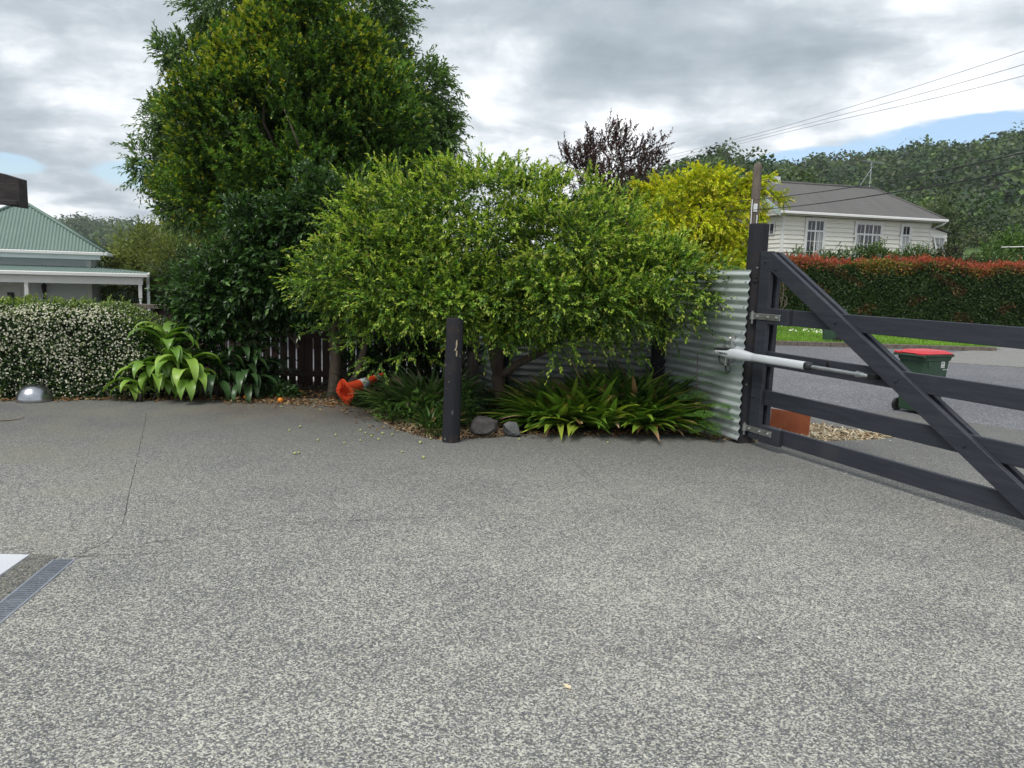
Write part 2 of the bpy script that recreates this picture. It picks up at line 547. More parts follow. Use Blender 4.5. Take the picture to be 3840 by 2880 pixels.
class MB:
    """collects solid pieces into one mesh"""

    def __init__(s):
        s.v, s.f, s.m = [], [], []

    def add(s, verts, faces, mat=0):
        b = len(s.v)
        s.v += [tuple(p) for p in verts]
        s.f += [tuple(b + i for i in f) for f in faces]
        s.m += [mat] * len(faces)
        return s

    def box(s, x0, x1, y0, y1, z0, z1, mat=0):
        vs = [(x0, y0, z0), (x1, y0, z0), (x1, y1, z0), (x0, y1, z0), (x0, y0, z1), (x1, y0, z1), (x1, y1, z1), (x0, y1, z1)]
        return s.add(vs, [(0, 3, 2, 1), (4, 5, 6, 7), (0, 1, 5, 4), (1, 2, 6, 5), (2, 3, 7, 6), (3, 0, 4, 7)], mat)

    def cbox(s, x0, x1, y0, y1, z0, z1, c=.004, mat=0):
        """box with chamfered edges"""
        vs = []
        for z, k in ((z0, 1), (z0 + c, 0), (z1 - c, 0), (z1, 1)):
            i = c * k
            for x, y in ((x0 + c, y0), (x1 - c, y0), (x1, y0 + c), (x1, y1 - c), (x1 - c, y1), (x0 + c, y1), (x0, y1 - c), (x0, y0 + c)):
                cx = min(max(x, x0 + i), x1 - i)
                cy = min(max(y, y0 + i), y1 - i)
                vs.append((cx, cy, z))
        f = [tuple(reversed(range(8))), tuple(range(24, 32))]
        for r in range(3):
            for k in range(8):
                a, b2 = r * 8 + k, r * 8 + (k + 1) % 8
                f.append((a, b2, b2 + 8, a + 8))
        return s.add(vs, f, mat)

    def prism(s, poly, axis, a, b, mat=0):
        """poly: list of 2D; axis: extrusion axis; a,b range. axis y: poly=(x,z); axis x: poly=(y,z); axis z: poly=(x,y)"""
        def P(p, t):
            return {'y': (p[0], t, p[1]), 'x': (t, p[0], p[1]), 'z': (p[0], p[1], t)}[axis]
        n = len(poly)
        vs = [P(p, a) for p in poly] + [P(p, b) for p in poly]
        fs = [tuple(range(n)), tuple(range(2 * n - 1, n - 1, -1))]
        for i in range(n):
            j = (i + 1) % n
            fs.append((i, i + n, j + n, j))
        return s.add(vs, fs, mat)

    def tube(s, pts, radii, n=10, mat=0, caps=True):
        pts = [Vector(p) for p in pts]
        if not hasattr(radii, '__len__'):
            radii = [radii] * len(pts)
        b = len(s.v)
        T0 = (pts[1] - pts[0]).normalized()
        ref = Vector((0, 0, 1)) if abs(T0.z) < .9 else Vector((1, 0, 0))
        X = T0.cross(ref).normalized()
        for i, p in enumerate(pts):
            T = (pts[min(i + 1, len(pts) - 1)] - pts[max(i - 1, 0)]).normalized()
            X = (X - T * X.dot(T)).normalized()
            Y = T.cross(X)
            for k in range(n):
                a = 2 * math.pi * k / n
                s.v.append(tuple(p + (X * math.cos(a) + Y * math.sin(a)) * radii[i]))
        for i in range(len(pts) - 1):
            for k in range(n):
                a0, a1 = b + i * n + k, b + i * n + (k + 1) % n
                s.f.append((a0, a1, a1 + n, a0 + n))
                s.m.append(mat)
        if caps:
            s.f.append(tuple(b + k for k in reversed(range(n))))
            s.f.append(tuple(b + (len(pts) - 1) * n + k for k in range(n)))
            s.m += [mat, mat]
        return s

    def lathe(s, prof, n=24, mat=0, o=(0, 0, 0), ax=None, caps=True):
        """prof: (r, z) list"""
        b = len(s.v)
        R = ax if ax is not None else Matrix.Identity(3)
        for r, z in prof:
            for k in range(n):
                a = 2 * math.pi * k / n
                p = R @ Vector((r * math.cos(a), r * math.sin(a), z)) + Vector(o)
                s.v.append(tuple(p))
        for i in range(len(prof) - 1):
            for k in range(n):
                a0, a1 = b + i * n + k, b + i * n + (k + 1) % n
                s.f.append((a0, a1, a1 + n, a0 + n))
                s.m.append(mat)
        if caps:
            s.f.append(tuple(b + k for k in reversed(range(n))))
            s.f.append(tuple(b + (len(prof) - 1) * n + k for k in range(n)))
            s.m += [mat, mat]
        return s

    def build(s, name, mats, parent=None, smooth=False, auto=None):
        me = bpy.data.meshes.new(name)
        me.from_pydata(s.v, [], s.f)
        me.update()
        me.polygons.foreach_set('material_index', np.array(s.m, dtype=np.int32))
        o = link_mesh(name, me, mats, parent, smooth)
        if smooth and auto:
            try:
                me.set_sharp_from_angle(angle=rad(auto))
            except Exception:
                pass
        return o


def poly_slab(name, poly, z0, z1, mats, holes=None):
    """flat slab from an outline (may be concave)"""
    from mathutils.geometry import tessellate_polygon
    loops = [[Vector((x, y, 0)) for x, y in poly]] + [[Vector((x, y, 0)) for x, y in h] for h in (holes or [])]
    tris = tessellate_polygon(loops)
    flat = [p for lp in loops for p in lp]
    n = len(flat)
    mb = MB()
    vs = [(p.x, p.y, z1) for p in flat] + [(p.x, p.y, z0) for p in flat]
    fs = []
    for t3 in tris:
        a, b, c = (flat[i] for i in t3)
        up = (b - a).cross(c - a).z > 0
        fs.append(tuple(t3) if up else tuple(reversed(t3)))
    k = 0
    for lp in loops:
        m_ = len(lp)
        for i in range(m_):
            j = (i + 1) % m_
            fs.append((k + i, k + j, n + k + j, n + k + i))
        k += m_
    mb.add(vs, fs)
    return mb


# ------------------------------------------------------------------ foliage helpers
def unit(a):
    return a / np.maximum(np.linalg.norm(a, axis=-1, keepdims=True), 1e-9)


def rdir(rs, n):
    return unit(rs.normal(size=(n, 3)))


def leaves_geo(rs, pos, d, nrm, ln, wd, colr, fold=.18, curl=.15):
    """diamond leaves folded on the midrib. returns V, T, C"""
    n = len(pos)
    d = unit(d)
    s = unit(np.cross(d, nrm))
    nn = np.cross(s, d)
    ln = np.broadcast_to(ln, (n,))[:, None]
    wd = np.broadcast_to(wd, (n,))[:, None]
    mid = pos + d * ln * .45
    tip = pos + d * ln - nn * ln * curl
    L = mid + s * wd * .5 + nn * wd * fold
    R_ = mid - s * wd * .5 + nn * wd * fold
    V = np.stack([pos, L, tip, R_], 1).reshape(-1, 3)
    b = np.arange(n)[:, None] * 4
    T = np.concatenate([b + [0, 1, 2], b + [0, 2, 3]], 0)
    C = np.repeat(colr, 4, axis=0)
    return V, T, C


def palette(rs, n, cols, w=None, jit=.16):
    cols = np.array(cols, dtype=float)
    i = rs.choice(len(cols), size=n, p=w)
    j = rs.choice(len(cols), size=n, p=w)
    f = rs.rand(n, 1)
    c = cols[i] * f + cols[j] * (1 - f)
    return c * (1 + jit * rs.normal(size=(n, 1))).clip(.5, 1.6)


def clump_points(rs, blobs, per_vol=1.0, nclump=None):
    """clump centres on and inside the ellipsoids: returns (centre, outward dir, size) arrays"""
    C, D, Z = [], [], []
    for (cx, cy, cz, rx, ry, rz, n, sz) in blobs:
        d = rdir(rs, n)
        rr = 1 - .55 * rs.rand(n, 1) ** 1.8
        R = np.array([rx, ry, rz])
        C.append(np.array([cx, cy, cz]) + d * R * rr)
        D.append(unit(d / R))
        Z.append(np.full(n, sz) * (.7 + .6 * rs.rand(n)))
    return np.concatenate(C), np.concatenate(D), np.concatenate(Z)


def foliage(rs, C, D, Z, shoots, k, L, ln, wr, old, young, pyoung=.3, up=.35, droop=.3, spread=.8, wold=None, ybias=None, twig=None, out=.7, cvar=.22, offk=.42, flat=1.0):
    """shoots per clump, k leaves per shoot of length L; young colours near the tips"""
    m = len(C)
    ci = np.repeat(np.arange(m), shoots)
    n = len(ci)
    off = rs.normal(size=(n, 3)) * (Z[ci] * offk)[:, None] * np.array([2 - flat, 2 - flat, flat])
    base = C[ci] + off
    outd = unit(D[ci] * out + unit(off) * .55 + np.array([0, 0, up]) + rs.normal(size=(n, 3)) * .35)
    Ls = L * (.55 + .8 * rs.rand(n))
    t = (np.arange(k) + .6) / k
    pos = base[:, None, :] + outd[:, None, :] * (Ls[:, None] * t)[:, :, None]
    dr = droop * (rs.rand(n) * 1.4)
    pos[:, :, 2] -= (Ls * dr)[:, None] * t ** 2
    axis = outd[:, None, :] + np.array([0, 0, -1.0]) * (dr[:, None] * t * 2)[:, :, None]
    axis = unit(np.broadcast_to(axis, pos.shape))
    ref = rdir(rs, n)
    s1 = unit(np.cross(outd, ref))
    s2 = np.cross(outd, s1)
    ang = (np.arange(k) * 2.4)[None, :] + rs.rand(n, 1) * 6.28
    side = s1[:, None, :] * np.cos(ang)[:, :, None] + s2[:, None, :] * np.sin(ang)[:, :, None]
    sp = spread * (1.0 - .55 * t)[None, :, None]
    ld = unit(axis + side * sp + rs.normal(size=pos.shape) * .18)
    nr = unit(np.array([0, 0, 1.0]) + rs.normal(size=pos.shape) * .45 + outd[:, None, :] * .35)
    N = n * k
    lnn = ln * (.65 + .6 * rs.rand(n, k)) * (1 - .35 * np.maximum(t - .75, 0)[None, :] * 4 * .5)
    co = palette(rs, N, old, wold, jit=.10)
    cy = palette(rs, N, young, jit=.08)
    cf = np.repeat(np.clip(1 + cvar * rs.normal(size=m), .55, 1.6)[ci], k)[:, None]
    co = co * cf * np.where(cf > 1, np.array([[1.08, 1, .9]]), 1)
    ty = np.broadcast_to(t[None, :], (n, k)).reshape(-1)
    py = pyoung if ybias is None else np.repeat(ybias(base, outd), k)
    isy = (rs.rand(N) < py * (ty > .5) * 1.6 * np.repeat(rs.rand(n) < .75, k))
    colr = np.where(isy[:, None], cy, co)
    V, T, Cc = leaves_geo(rs, pos.reshape(-1, 3), ld.reshape(-1, 3), nr.reshape(-1, 3), lnn.reshape(-1), lnn.reshape(-1) * wr, colr)
    tw = None
    if twig:
        e = base + outd * Ls[:, None]
        e[:, 2] -= Ls * dr
        s = s1 * twig
        VV = np.stack([base - s, base + s, e], 1).reshape(-1, 3)
        TT = np.arange(n * 3).reshape(-1, 3)
        CC = np.tile(np.array([[.09, .06, .035]]), (n * 3, 1))
        tw = (VV, TT, CC)
    return V, T, Cc, tw


def merge(parts):
    Vs, Ts, Cs, b = [], [], [], 0
    for V, T, C in parts:
        Vs.append(V)
        Ts.append(T + b)
        Cs.append(C)
        b += len(V)
    return np.concatenate(Vs), np.concatenate(Ts), np.concatenate(Cs)


def crown_obj(name, parts, mat, parent):
    V, T, C = merge(parts)
    return link_mesh(name, np_mesh(name, V, T, C), mat, parent)


def limb(mb, p0, p1, r0, r1, rs, bend=.12, seg=7, n=7):
    p0, p1 = np.array(p0, float), np.array(p1, float)
    L = np.linalg.norm(p1 - p0)
    off = rs.normal(size=3) * bend * L
    off2 = rs.normal(size=3) * bend * L * .5
    pts, rr = [], []
    for i in range(seg + 1):
        t = i / seg
        p = p0 * (1 - t) + p1 * t + off * math.sin(math.pi * t) + off2 * math.sin(2 * math.pi * t)
        pts.append(p)
        rr.append(r0 * (1 - t) + r1 * t)
    mb.tube(pts, rr, n)
    return pts


# ================================================================== SETTING
# base earth, sinking away to the left behind the fence
nx, ny = 120, 150
xs = np.concatenate([np.linspace(-900, -31, 18), np.linspace(-30, 40, 90), np.linspace(42, 900, 18)])
ys = np.concatenate([np.linspace(-60, -5, 8), np.linspace(-4, 60, 90), np.linspace(64, 1500, 24)])


def sst(t):
    t = np.clip(t, 0, 1)
    return t * t * (3 - 2 * t)


X, Y = np.meshgrid(xs, ys)
Zg = -.075 - 1.15 * sst((Y - 12.5) / 8) * sst((-1.0 - X) / 5)
V = np.stack([X, Y, Zg], -1).reshape(-1, 3)
ii, jj = np.meshgrid(np.arange(len(ys) - 1), np.arange(len(xs) - 1), indexing='ij')
q = (ii * len(xs) + jj).ravel()
T = np.stack([q, q + 1, q + 1 + len(xs), q + len(xs)], 1)
tag(link_mesh('ground', np_mesh('ground', V, T), 'earth', smooth=True), kind='structure')

# driveway slab of exposed aggregate concrete
DRIVE = [(-14, -4), (14, -4), (14, 6.0), (7.6, 7.6), (6.1, 8.7), (5.3, 9.6), (4.66, 10.0), (3.3, 9.55), (3.0, 9.5), (2.55, 9.4),
         (2.55, 9.0), (3.56, 8.93), (3.68, 8.78), (4.02, 8.46), (4.27, 8.26), (3.98, 8.08), (3.70, 7.97), (3.30, 7.87), (2.72, 7.74), (2.44, 7.66), (2.30, 7.60),
         (2.22, 7.75), (2.10, 8.05), (1.9, 8.16), (1.45, 8.14), (.75, 8.10), (.2, 7.80), (-.15, 7.56), (-.42, 7.44), (-.665, 7.34), (-.86, 7.46), (-1.10, 7.71), (-1.38, 8.15),
         (-1.64, 8.70), (-1.84, 9.08), (-2.12, 9.33), (-2.45, 9.60), (-2.7, 9.62), (-3.0, 9.55), (-3.56, 9.36), (-4.4, 9.18), (-5.94, 8.78), (-8, 8.2), (-14, 6.6)]
# smooth the outline with small irregularities
drv = poly_slab('driveway', DRIVE, -.12, 0.0, None)


def ribbon_strip(mb, pts, w, z, rs, mat):
    """thin crack or joint lying on a slab: jittered strip"""
    P = []
    for (x0, y0), (x1, y1) in zip(pts[:-1], pts[1:]):
        n = max(2, int(math.hypot(x1 - x0, y1 - y0) / .07))
        for i in range(n):
            t = i / n
            P.append((x0 + (x1 - x0) * t, y0 + (y1 - y0) * t))
    P.append(pts[-1])
    vs, fs = [], []
    for i, (x, y) in enumerate(P):
        a = P[max(i - 1, 0)]
        b = P[min(i + 1, len(P) - 1)]
        dx_, dy_ = b[0] - a[0], b[1] - a[1]
        l = math.hypot(dx_, dy_) or 1
        nx_, ny_ = -dy_ / l, dx_ / l
        j = rs.normal() * .0022
        ww = w * (.35 + .9 * rs.rand())
        vs += [(x + nx_ * (j - ww / 2), y + ny_ * (j - ww / 2), z), (x + nx_ * (j + ww / 2), y + ny_ * (j + ww / 2), z)]
    for i in range(len(P) - 1):
        fs.append((2 * i, 2 * i + 2, 2 * i + 3, 2 * i + 1))
    mb.add(vs, fs, mat)


rs = RS(5)
for pts, w in (([(.283, 7.85), (.471, 7.075), (.749, 5.742), (.917, 4.856), (1.062, 4.287), (1.21, 3.777), (1.379, 2.89), (1.52, 2.2)], .0035),
               ([(-2.36, 4.03), (-2.246, 4.184), (-2.051, 4.331), (-1.409, 4.734), (-.299, 4.98), (.518, 5.135), (.82, 5.2)], .005),
               ([(-2.383, 4.056), (-2.33, 4.30), (-2.40, 4.62), (-2.74, 5.4), (-3.596, 7.388), (-4.0, 8.3)], .0055),
               ([(-2.383, 4.056), (-2.1, 4.12), (-1.75, 4.2)], .005),
               ([(2.7, 6.2), (1.6, 6.05), (.75, 5.9)], .004)):
    ribbon_strip(drv, pts, w, .0012, rs, 1)
tag(drv.build('driveway', ['aggregate', 'joint_dark']), kind='structure')

# street
tag(poly_slab('street', [(2.3, 9.3), (70, -20), (90, 10), (90, 20.8), (2.3, 20.8), (-12, 20.8), (-12, 14), (2.3, 12)], -.10, -.03, None).build('road', ['asphalt']), kind='structure')
tag(poly_slab('crossing', [(9.6, 17.2), (11.0, 16.6), (20, 15.3), (34, 14), (34, 23), (14.2, 23), (13.4, 21.6), (11.1, 19.7), (10.2, 18.4)], -.06, -.012, None).build('pavement', ['apron_aggregate']), kind='structure')
mb = MB()
rs = RS(8)
x = 0.5
while x < 12.6:
    L = .9
    mb.cbox(x, x + L - .012, 20.80, 20.95, -.06, .085 + rs.rand() * .006, .012)
    x += L
tag(mb.build('kerb', ['kerb_concrete']), kind='structure')
# lawn berm
gx = np.linspace(-4, 42, 90)
gy = np.linspace(20.96, 31.6, 30)
X, Y = np.meshgrid(gx, gy)
Zl = .06 + (Y - 20.96) * .006 + .02 * np.sin(X * 1.7) * np.sin(Y * 1.3)
cut = X > 13.0 + (Y - 20.9) * .35
V = np.stack([X, Y, Zl], -1).reshape(-1, 3)
ii, jj = np.meshgrid(np.arange(len(gy) - 1), np.arange(len(gx) - 1), indexing='ij')
keep = ~cut[:-1, :-1]
q = (ii * len(gx) + jj)[keep].ravel()
T = np.stack([q, q + 1, q + 1 + len(gx), q + len(gx)], 1)
tag(link_mesh('lawn', np_mesh('lawn', V, T), 'lawn', smooth=True), kind='structure')
# grass blades over the berm
rs = RS(11)
n = 70000
gxp = -1 + 14.5 * rs.rand(n)
gyp = 20.98 + 10.2 * rs.rand(n) ** 1.6
ok = gxp < 12.9 + (gyp - 20.9) * .35
gxp, gyp = gxp[ok], gyp[ok]
n = len(gxp)
b = np.stack([gxp, gyp, .055 + (gyp - 20.96) * .006], 1)
d = rs.normal(size=(n, 3)) * .35 + [0, 0, 1]
s = rdir(rs, n) * [1, 1, 0] * .012
h = .05 + .07 * rs.rand(n, 1)
V = np.stack([b - s, b + s, b + unit(d) * h], 1).reshape(-1, 3)
T = np.arange(n * 3).reshape(-1, 3)
patchy = (.5 + .5 * np.sin(gxp * 1.9 + np.sin(gyp * 1.1) * 2))[:, None]
c = palette(rs, n, [(.16, .33, .03), (.23, .42, .05), (.12, .26, .02), (.30, .43, .08)]) * (.85 + .3 * patchy)
parts = [(V, T, np.repeat(c, 3, 0))]
m = 500                                # daisies
dxy = np.stack([4.5 + 5.5 * rs.rand(m), 22 + 7 * rs.rand(m)], 1)
keep = (np.sin(dxy[:, 0] * 2.1) + np.sin(dxy[:, 1] * 1.9)) > .2
dxy = dxy[keep]
m = len(dxy)
dc = np.concatenate([dxy, np.full((m, 1), .19)], 1)
r_ = .025
V = np.stack([dc + [-r_, 0, 0], dc + [0, -r_, 0], dc + [r_, 0, 0], dc + [0, 0, r_ * 1.6]], 1).reshape(-1, 3)
bb = np.arange(m)[:, None] * 4
parts.append((V, np.concatenate([bb + [0, 1, 3], bb + [1, 2, 3], bb + [0, 1, 2]], 0), np.tile([[.8, .8, .72]], (m * 4, 1))))
g_ = crown_obj('grass', parts, 'leaf', None)
tag(g_, kind='stuff', label='short green lawn grass with daisies beyond the road kerb')
# pale gravel yard behind the picket fence
tag(poly_slab('path', [(-7.6, 11.0), (-.4, 11.3), (.5, 12.4), (-7.6, 12.4)], -.07, -.03, None).build('path', ['pale_pebbles']), kind='structure')
# garden floor
rs = RS(3)
gx = np.linspace(-7.5, 2.5, 60)
gy = np.linspace(7.2, 11.2, 40)
X, Y = np.meshgrid(gx, gy)
Zm = -.045 + .02 * np.sin(X * 3.1) * np.sin(Y * 4) + .035 * sst((Y - 8.2) / 1.5)
V = np.stack([X, Y, Zm], -1).reshape(-1, 3)
ii, jj = np.meshgrid(np.arange(len(gy) - 1), np.arange(len(gx) - 1), indexing='ij')
q = (ii * len(gx) + jj).ravel()
T = np.stack([q, q + 1, q + 1 + len(gx), q + len(gx)], 1)
tag(link_mesh('garden_ground', np_mesh('garden_ground', V, T), 'soil', smooth=True), kind='structure')


def inside(poly, x, y):
    poly = np.array(poly)
    r = np.zeros(len(x), bool)
    j = len(poly) - 1
    for i in range(len(poly)):
        xi, yi = poly[i]
        xj, yj = poly[j]
        c_ = ((yi > y) != (yj > y)) & (x < (xj - xi) * (y - yi) / (yj - yi + 1e-12) + xi)
        r ^= c_
        j = i
    return r


def chips(rs, xy, z, lo, hi, cols, name, label, flat=.35, zr=.02):
    n = len(xy)
    p = np.concatenate([xy, z + zr * rs.rand(n, 1)], 1)
    d = unit(rs.normal(size=(n, 3)) * [1, 1, flat])
    s = unit(np.cross(d, rs.normal(size=(n, 3)) * flat + [0, 0, 1]))
    up = np.cross(s, d)
    L = (lo + (hi - lo) * rs.rand(n, 1) ** 2)
    W = L * (.16 + .2 * rs.rand(n, 1))
    H = .004
    cs = []
    for zz_ in (0, 1):
        for a, b_ in ((-1, -1), (1, -.7), (1, .7), (-1, 1)):
            cs.append(p + d * L * a * .5 + s * W * b_ * .5 + up * (zz_ * H))
    V = np.stack(cs, 1).reshape(-1, 3)
    b = np.arange(n)[:, None] * 8
    T = np.concatenate([b + t for t in ([4, 5, 6, 7], [0, 1, 5, 4], [1, 2, 6, 5], [2, 3, 7, 6], [3, 0, 4, 7], [3, 2, 1, 0])], 0)
    c = palette(rs, n, cols)
    o = link_mesh(name, np_mesh(name, V, T, np.repeat(c, 8, 0)), 'petal')
    tag(o, kind='stuff', label=label)
    return o


CH = [(.42, .28, .16), (.55, .42, .26), (.30, .18, .10), (.62, .52, .36), (.20, .12, .07)]
MULCH = [(2.50, 7.70), (3.30, 7.87), (3.70, 7.97), (3.98, 8.08), (4.27, 8.26), (4.02, 8.46), (3.68, 8.78), (3.56, 8.93), (2.5, 8.95)]
rs = RS(21)
xy = np.stack([2.4 + 2 * rs.rand(5200), 7.6 + 1.4 * rs.rand(5200)], 1)
xy = xy[inside(MULCH, xy[:, 0], xy[:, 1])]
chips(rs, xy, -.045, .02, .11, [(.55, .42, .27), (.68, .58, .42), (.40, .28, .17), (.72, .66, .52)], 'wood_chips', 'pale wood chips in the bed beyond the gate', .35, .05)
xy = np.stack([-2.2 + 2.3 * rs.rand(9000), 7.3 + 2.4 * rs.rand(9000)], 1)
xy = xy[~inside(DRIVE, xy[:, 0], xy[:, 1]) & (xy[:, 1] < 9.1)]
chips(rs, xy, -.03, .015, .07, CH, 'bark_mulch', 'brown bark mulch along the curved edge of the driveway', .3, .03)
# dead leaves along the edges, on the slab and under the big strappy plants
pts = []
for (x0, y0, x1, y1, n_, sd_) in ((-6.5, 8.62, -4.4, 9.16, 260, .05), (-4.4, 9.14, -2.7, 9.56, 420, .07), (-3.4, 9.25, -1.9, 9.2, 520, .13), (.0, 7.72, 1.9, 8.05, 330, .07), (1.9, 8.0, 2.2, 7.75, 90, .06), (-2.0, 9.7, -3.4, 10.2, 500, .25), (-1.2, 7.6, -1.9, 8.9, 60, .12)):
    t_ = rs.rand(n_, 1)
    pts.append(np.array([[x0, y0]]) * (1 - t_) + np.array([[x1, y1]]) * t_ + rs.normal(size=(n_, 2)) * sd_)
xy = np.concatenate(pts)
n = len(xy)
pos = np.concatenate([xy, .006 + .022 * rs.rand(n, 1)], 1)
V, T, C = leaves_geo(rs, pos, unit(rs.normal(size=(n, 3)) * [1, 1, .15]), unit(np.array([[0, 0, 1.]]) + rs.normal(size=(n, 3)) * .3), .025 + .055 * rs.rand(n), .015 + .016 * rs.rand(n),
                     palette(rs, n, [(.33, .22, .11), (.20, .12, .06), (.42, .33, .18), (.30, .13, .06), (.12, .08, .05)]), .25, .1)
tag(link_mesh('fallen_leaves', np_mesh('fallen_leaves', V, T, C), 'petal'), kind='stuff', label='dry brown fallen leaves lying along the planted edge of the driveway')


# hills --------------------------------------------------------------
def hill_grid(name, az, r, hfun, mat):
    A_, R_ = np.meshgrid(np.radians(az), r)
    Z = hfun(np.degrees(A_), R_)
    V = np.stack([np.sin(A_) * R_, np.cos(A_) * R_, Z], -1).reshape(-1, 3)
    ii, jj = np.meshgrid(np.arange(len(r) - 1), np.arange(len(az) - 1), indexing='ij')
    q = (ii * len(az) + jj).ravel()
    T = np.stack([q, q + 1, q + 1 + len(az), q + len(az)], 1)
    return tag(link_mesh(name, np_mesh(name, V, T), mat, smooth=True), kind='structure')


def lump(a, r):
    return np.sin(a * .55 + 1) * np.cos(r * .021) * .5 + np.sin(a * 1.3 + r * .04) * .3 + np.sin(a * .21 - r * .013 + 2) * .6


EL1 = ([4, 9, 12, 15, 17, 18.7, 21, 25, 30, 45], [4.6, 6.6, 7.9, 8.45, 8.05, 7.35, 6.7, 6.0, 5.2, 4.0])
EL2 = ([4, 15, 18.5, 20.4, 23, 25.7, 28.3, 32.3, 36, 46], [5, 7.0, 7.55, 8.05, 8.05, 8.45, 9.05, 9.4, 9.6, 9.5])


def h1(a, r):
    el = np.interp(a, *EL1)
    return (np.tan(np.radians(el)) * 250 - 5.0) * sst((r - 70) / 190) * (1 - .6 * sst((r - 255) / 60)) + lump(a, r) * 2.2 * sst((r - 70) / 60)


def h2(a, r):
    el = np.interp(a, *EL2)
    return (np.tan(np.radians(el)) * 450 - 4.0) * np.clip((r - 200) / 250, 0, 1) ** .85 * (1 - .5 * sst((r - 455) / 60)) + lump(a, r * .6) * 4 * sst((r - 210) / 60)


def h3(a, r):
    el = np.interp(a, [-60, -36, -30, -27, -24, -21, -18, -5], [1.2, 1.6, 1.85, 2.15, 2.2, 2.05, 1.9, 1.2])
    return (np.tan(np.radians(el)) * 850 - 3) * sst((r - 450) / 400) * (1 - .5 * sst((r - 860) / 90)) + lump(a * 1.5, r * .3) * 4 * sst((r - 450) / 200)


hill_grid('hill', np.linspace(3, 46, 90), np.linspace(70, 320, 40), h1, 'hill_grass')
hill_grid('hill', np.linspace(3, 50, 90), np.linspace(200, 520, 40), h2, 'hill_grass')
hill_grid('hill', np.linspace(-60, 0, 80), np.linspace(450, 950, 30), h3, 'hill_grass')


def forest(rs, az, r, z, size, cols, ntri, wob=.25, sq=.06):
    """merged crowns of leaf clumps over a hillside"""
    n = len(az)
    a = np.radians(az)
    c = np.stack([np.sin(a) * r, np.cos(a) * r, z + size * .55], 1)
    k = ntri
    d = rs.normal(size=(n, k, 3))
    d[:, :, 2] = np.abs(d[:, :, 2]) * 1.0 - .35
    d = unit(d)
    # lobed crown: each crown has five bumps
    lb = unit(rs.normal(size=(n, 6, 3)) + [0, 0, .5])
    w = np.einsum('nkd,nld->nkl', d, lb).max(-1)
    R = size[:, None] * (.50 + .38 * (w - .55).clip(0) / .45 + wob * .3 * rs.normal(size=(n, k)))
    asp = (.9 + .5 * rs.rand(n))[:, None]
    p = c[:, None, :] + d * R[:, :, None] * np.array([1, 1, .85])
    p[:, :, 2] = c[:, None, 2] + (p[:, :, 2] - c[:, None, 2]) * asp
    s = size[:, None, None] * (sq + .8 * sq * rs.rand(n, k, 1))
    nr = unit(d + rs.normal(size=d.shape) * .5)
    t1 = unit(np.cross(nr, rs.normal(size=d.shape)))
    t2 = np.cross(nr, t1)
    V = np.stack([p - t1 * s, p + t2 * s * .9, p + t1 * s, p - t2 * s * .9], 2).reshape(-1, 3)
    T = np.arange(n * k * 4).reshape(-1, 4)
    cc = palette(rs, n, cols, jit=.30)
    cc = cc[:, None, :] * (1 + .16 * rs.normal(size=(n, k, 1)))
    return V, T, np.repeat(cc.reshape(-1, 3), 4, 0)


rs = RS(31)
parts = []
FC = [(.040, .078, .018), (.060, .110, .024), (.085, .140, .028), (.024, .048, .018), (.12, .18, .036), (.070, .082, .028), (.036, .070, .026)]
n = 1900
az = 4 + 40 * rs.rand(n)
r = 140 + 135 * rs.rand(n) ** .8
sz = 2.2 + 4.6 * rs.rand(n) ** 2.2
near = r < 175
for sel, nt, sq_ in ((near, 340, .042), (~near, 200, .055)):
    parts.append(forest(rs, az[sel], r[sel], h1(az[sel], r[sel]) - .5, sz[sel], FC, nt, sq=sq_))
n = 2700
az = 11 + 37 * rs.rand(n)
r = 225 + 250 * rs.rand(n) ** .8
sz = 4.5 + 5.5 * rs.rand(n) ** 1.8
parts.append(forest(rs, az, r, h2(az, r) - 1, sz, [(a_ * .9, b_ * .92, c_ * 1.05) for a_, b_, c_ in FC], 130, sq=.065))
tag(crown_obj('forest', parts, 'leaf', None), kind='stuff', label='dense dark green bush covering the steep hillside behind the white house')
n = 1500
az = -42 + 30 * rs.rand(n)
r = 560 + 310 * rs.rand(n)
dens = np.sin(az * 1.3 + 1) + np.sin(r * .017 + az * .4) + .5 * np.sin(az * 4)
k_ = (dens > .35) | (r > 810)
az, r = az[k_], r[k_]
tag(crown_obj('woodland', [forest(rs, az, r, h3(az, r) - 1, 7 + 7 * rs.rand(len(az)), [(.050, .085, .035), (.075, .115, .040), (.090, .13, .045)], 90, sq=.07)], 'leaf', None), kind='stuff', label='distant wooded ridge beyond the green roofed house')
# a lone big tree on the near ridge
rs = RS(77)


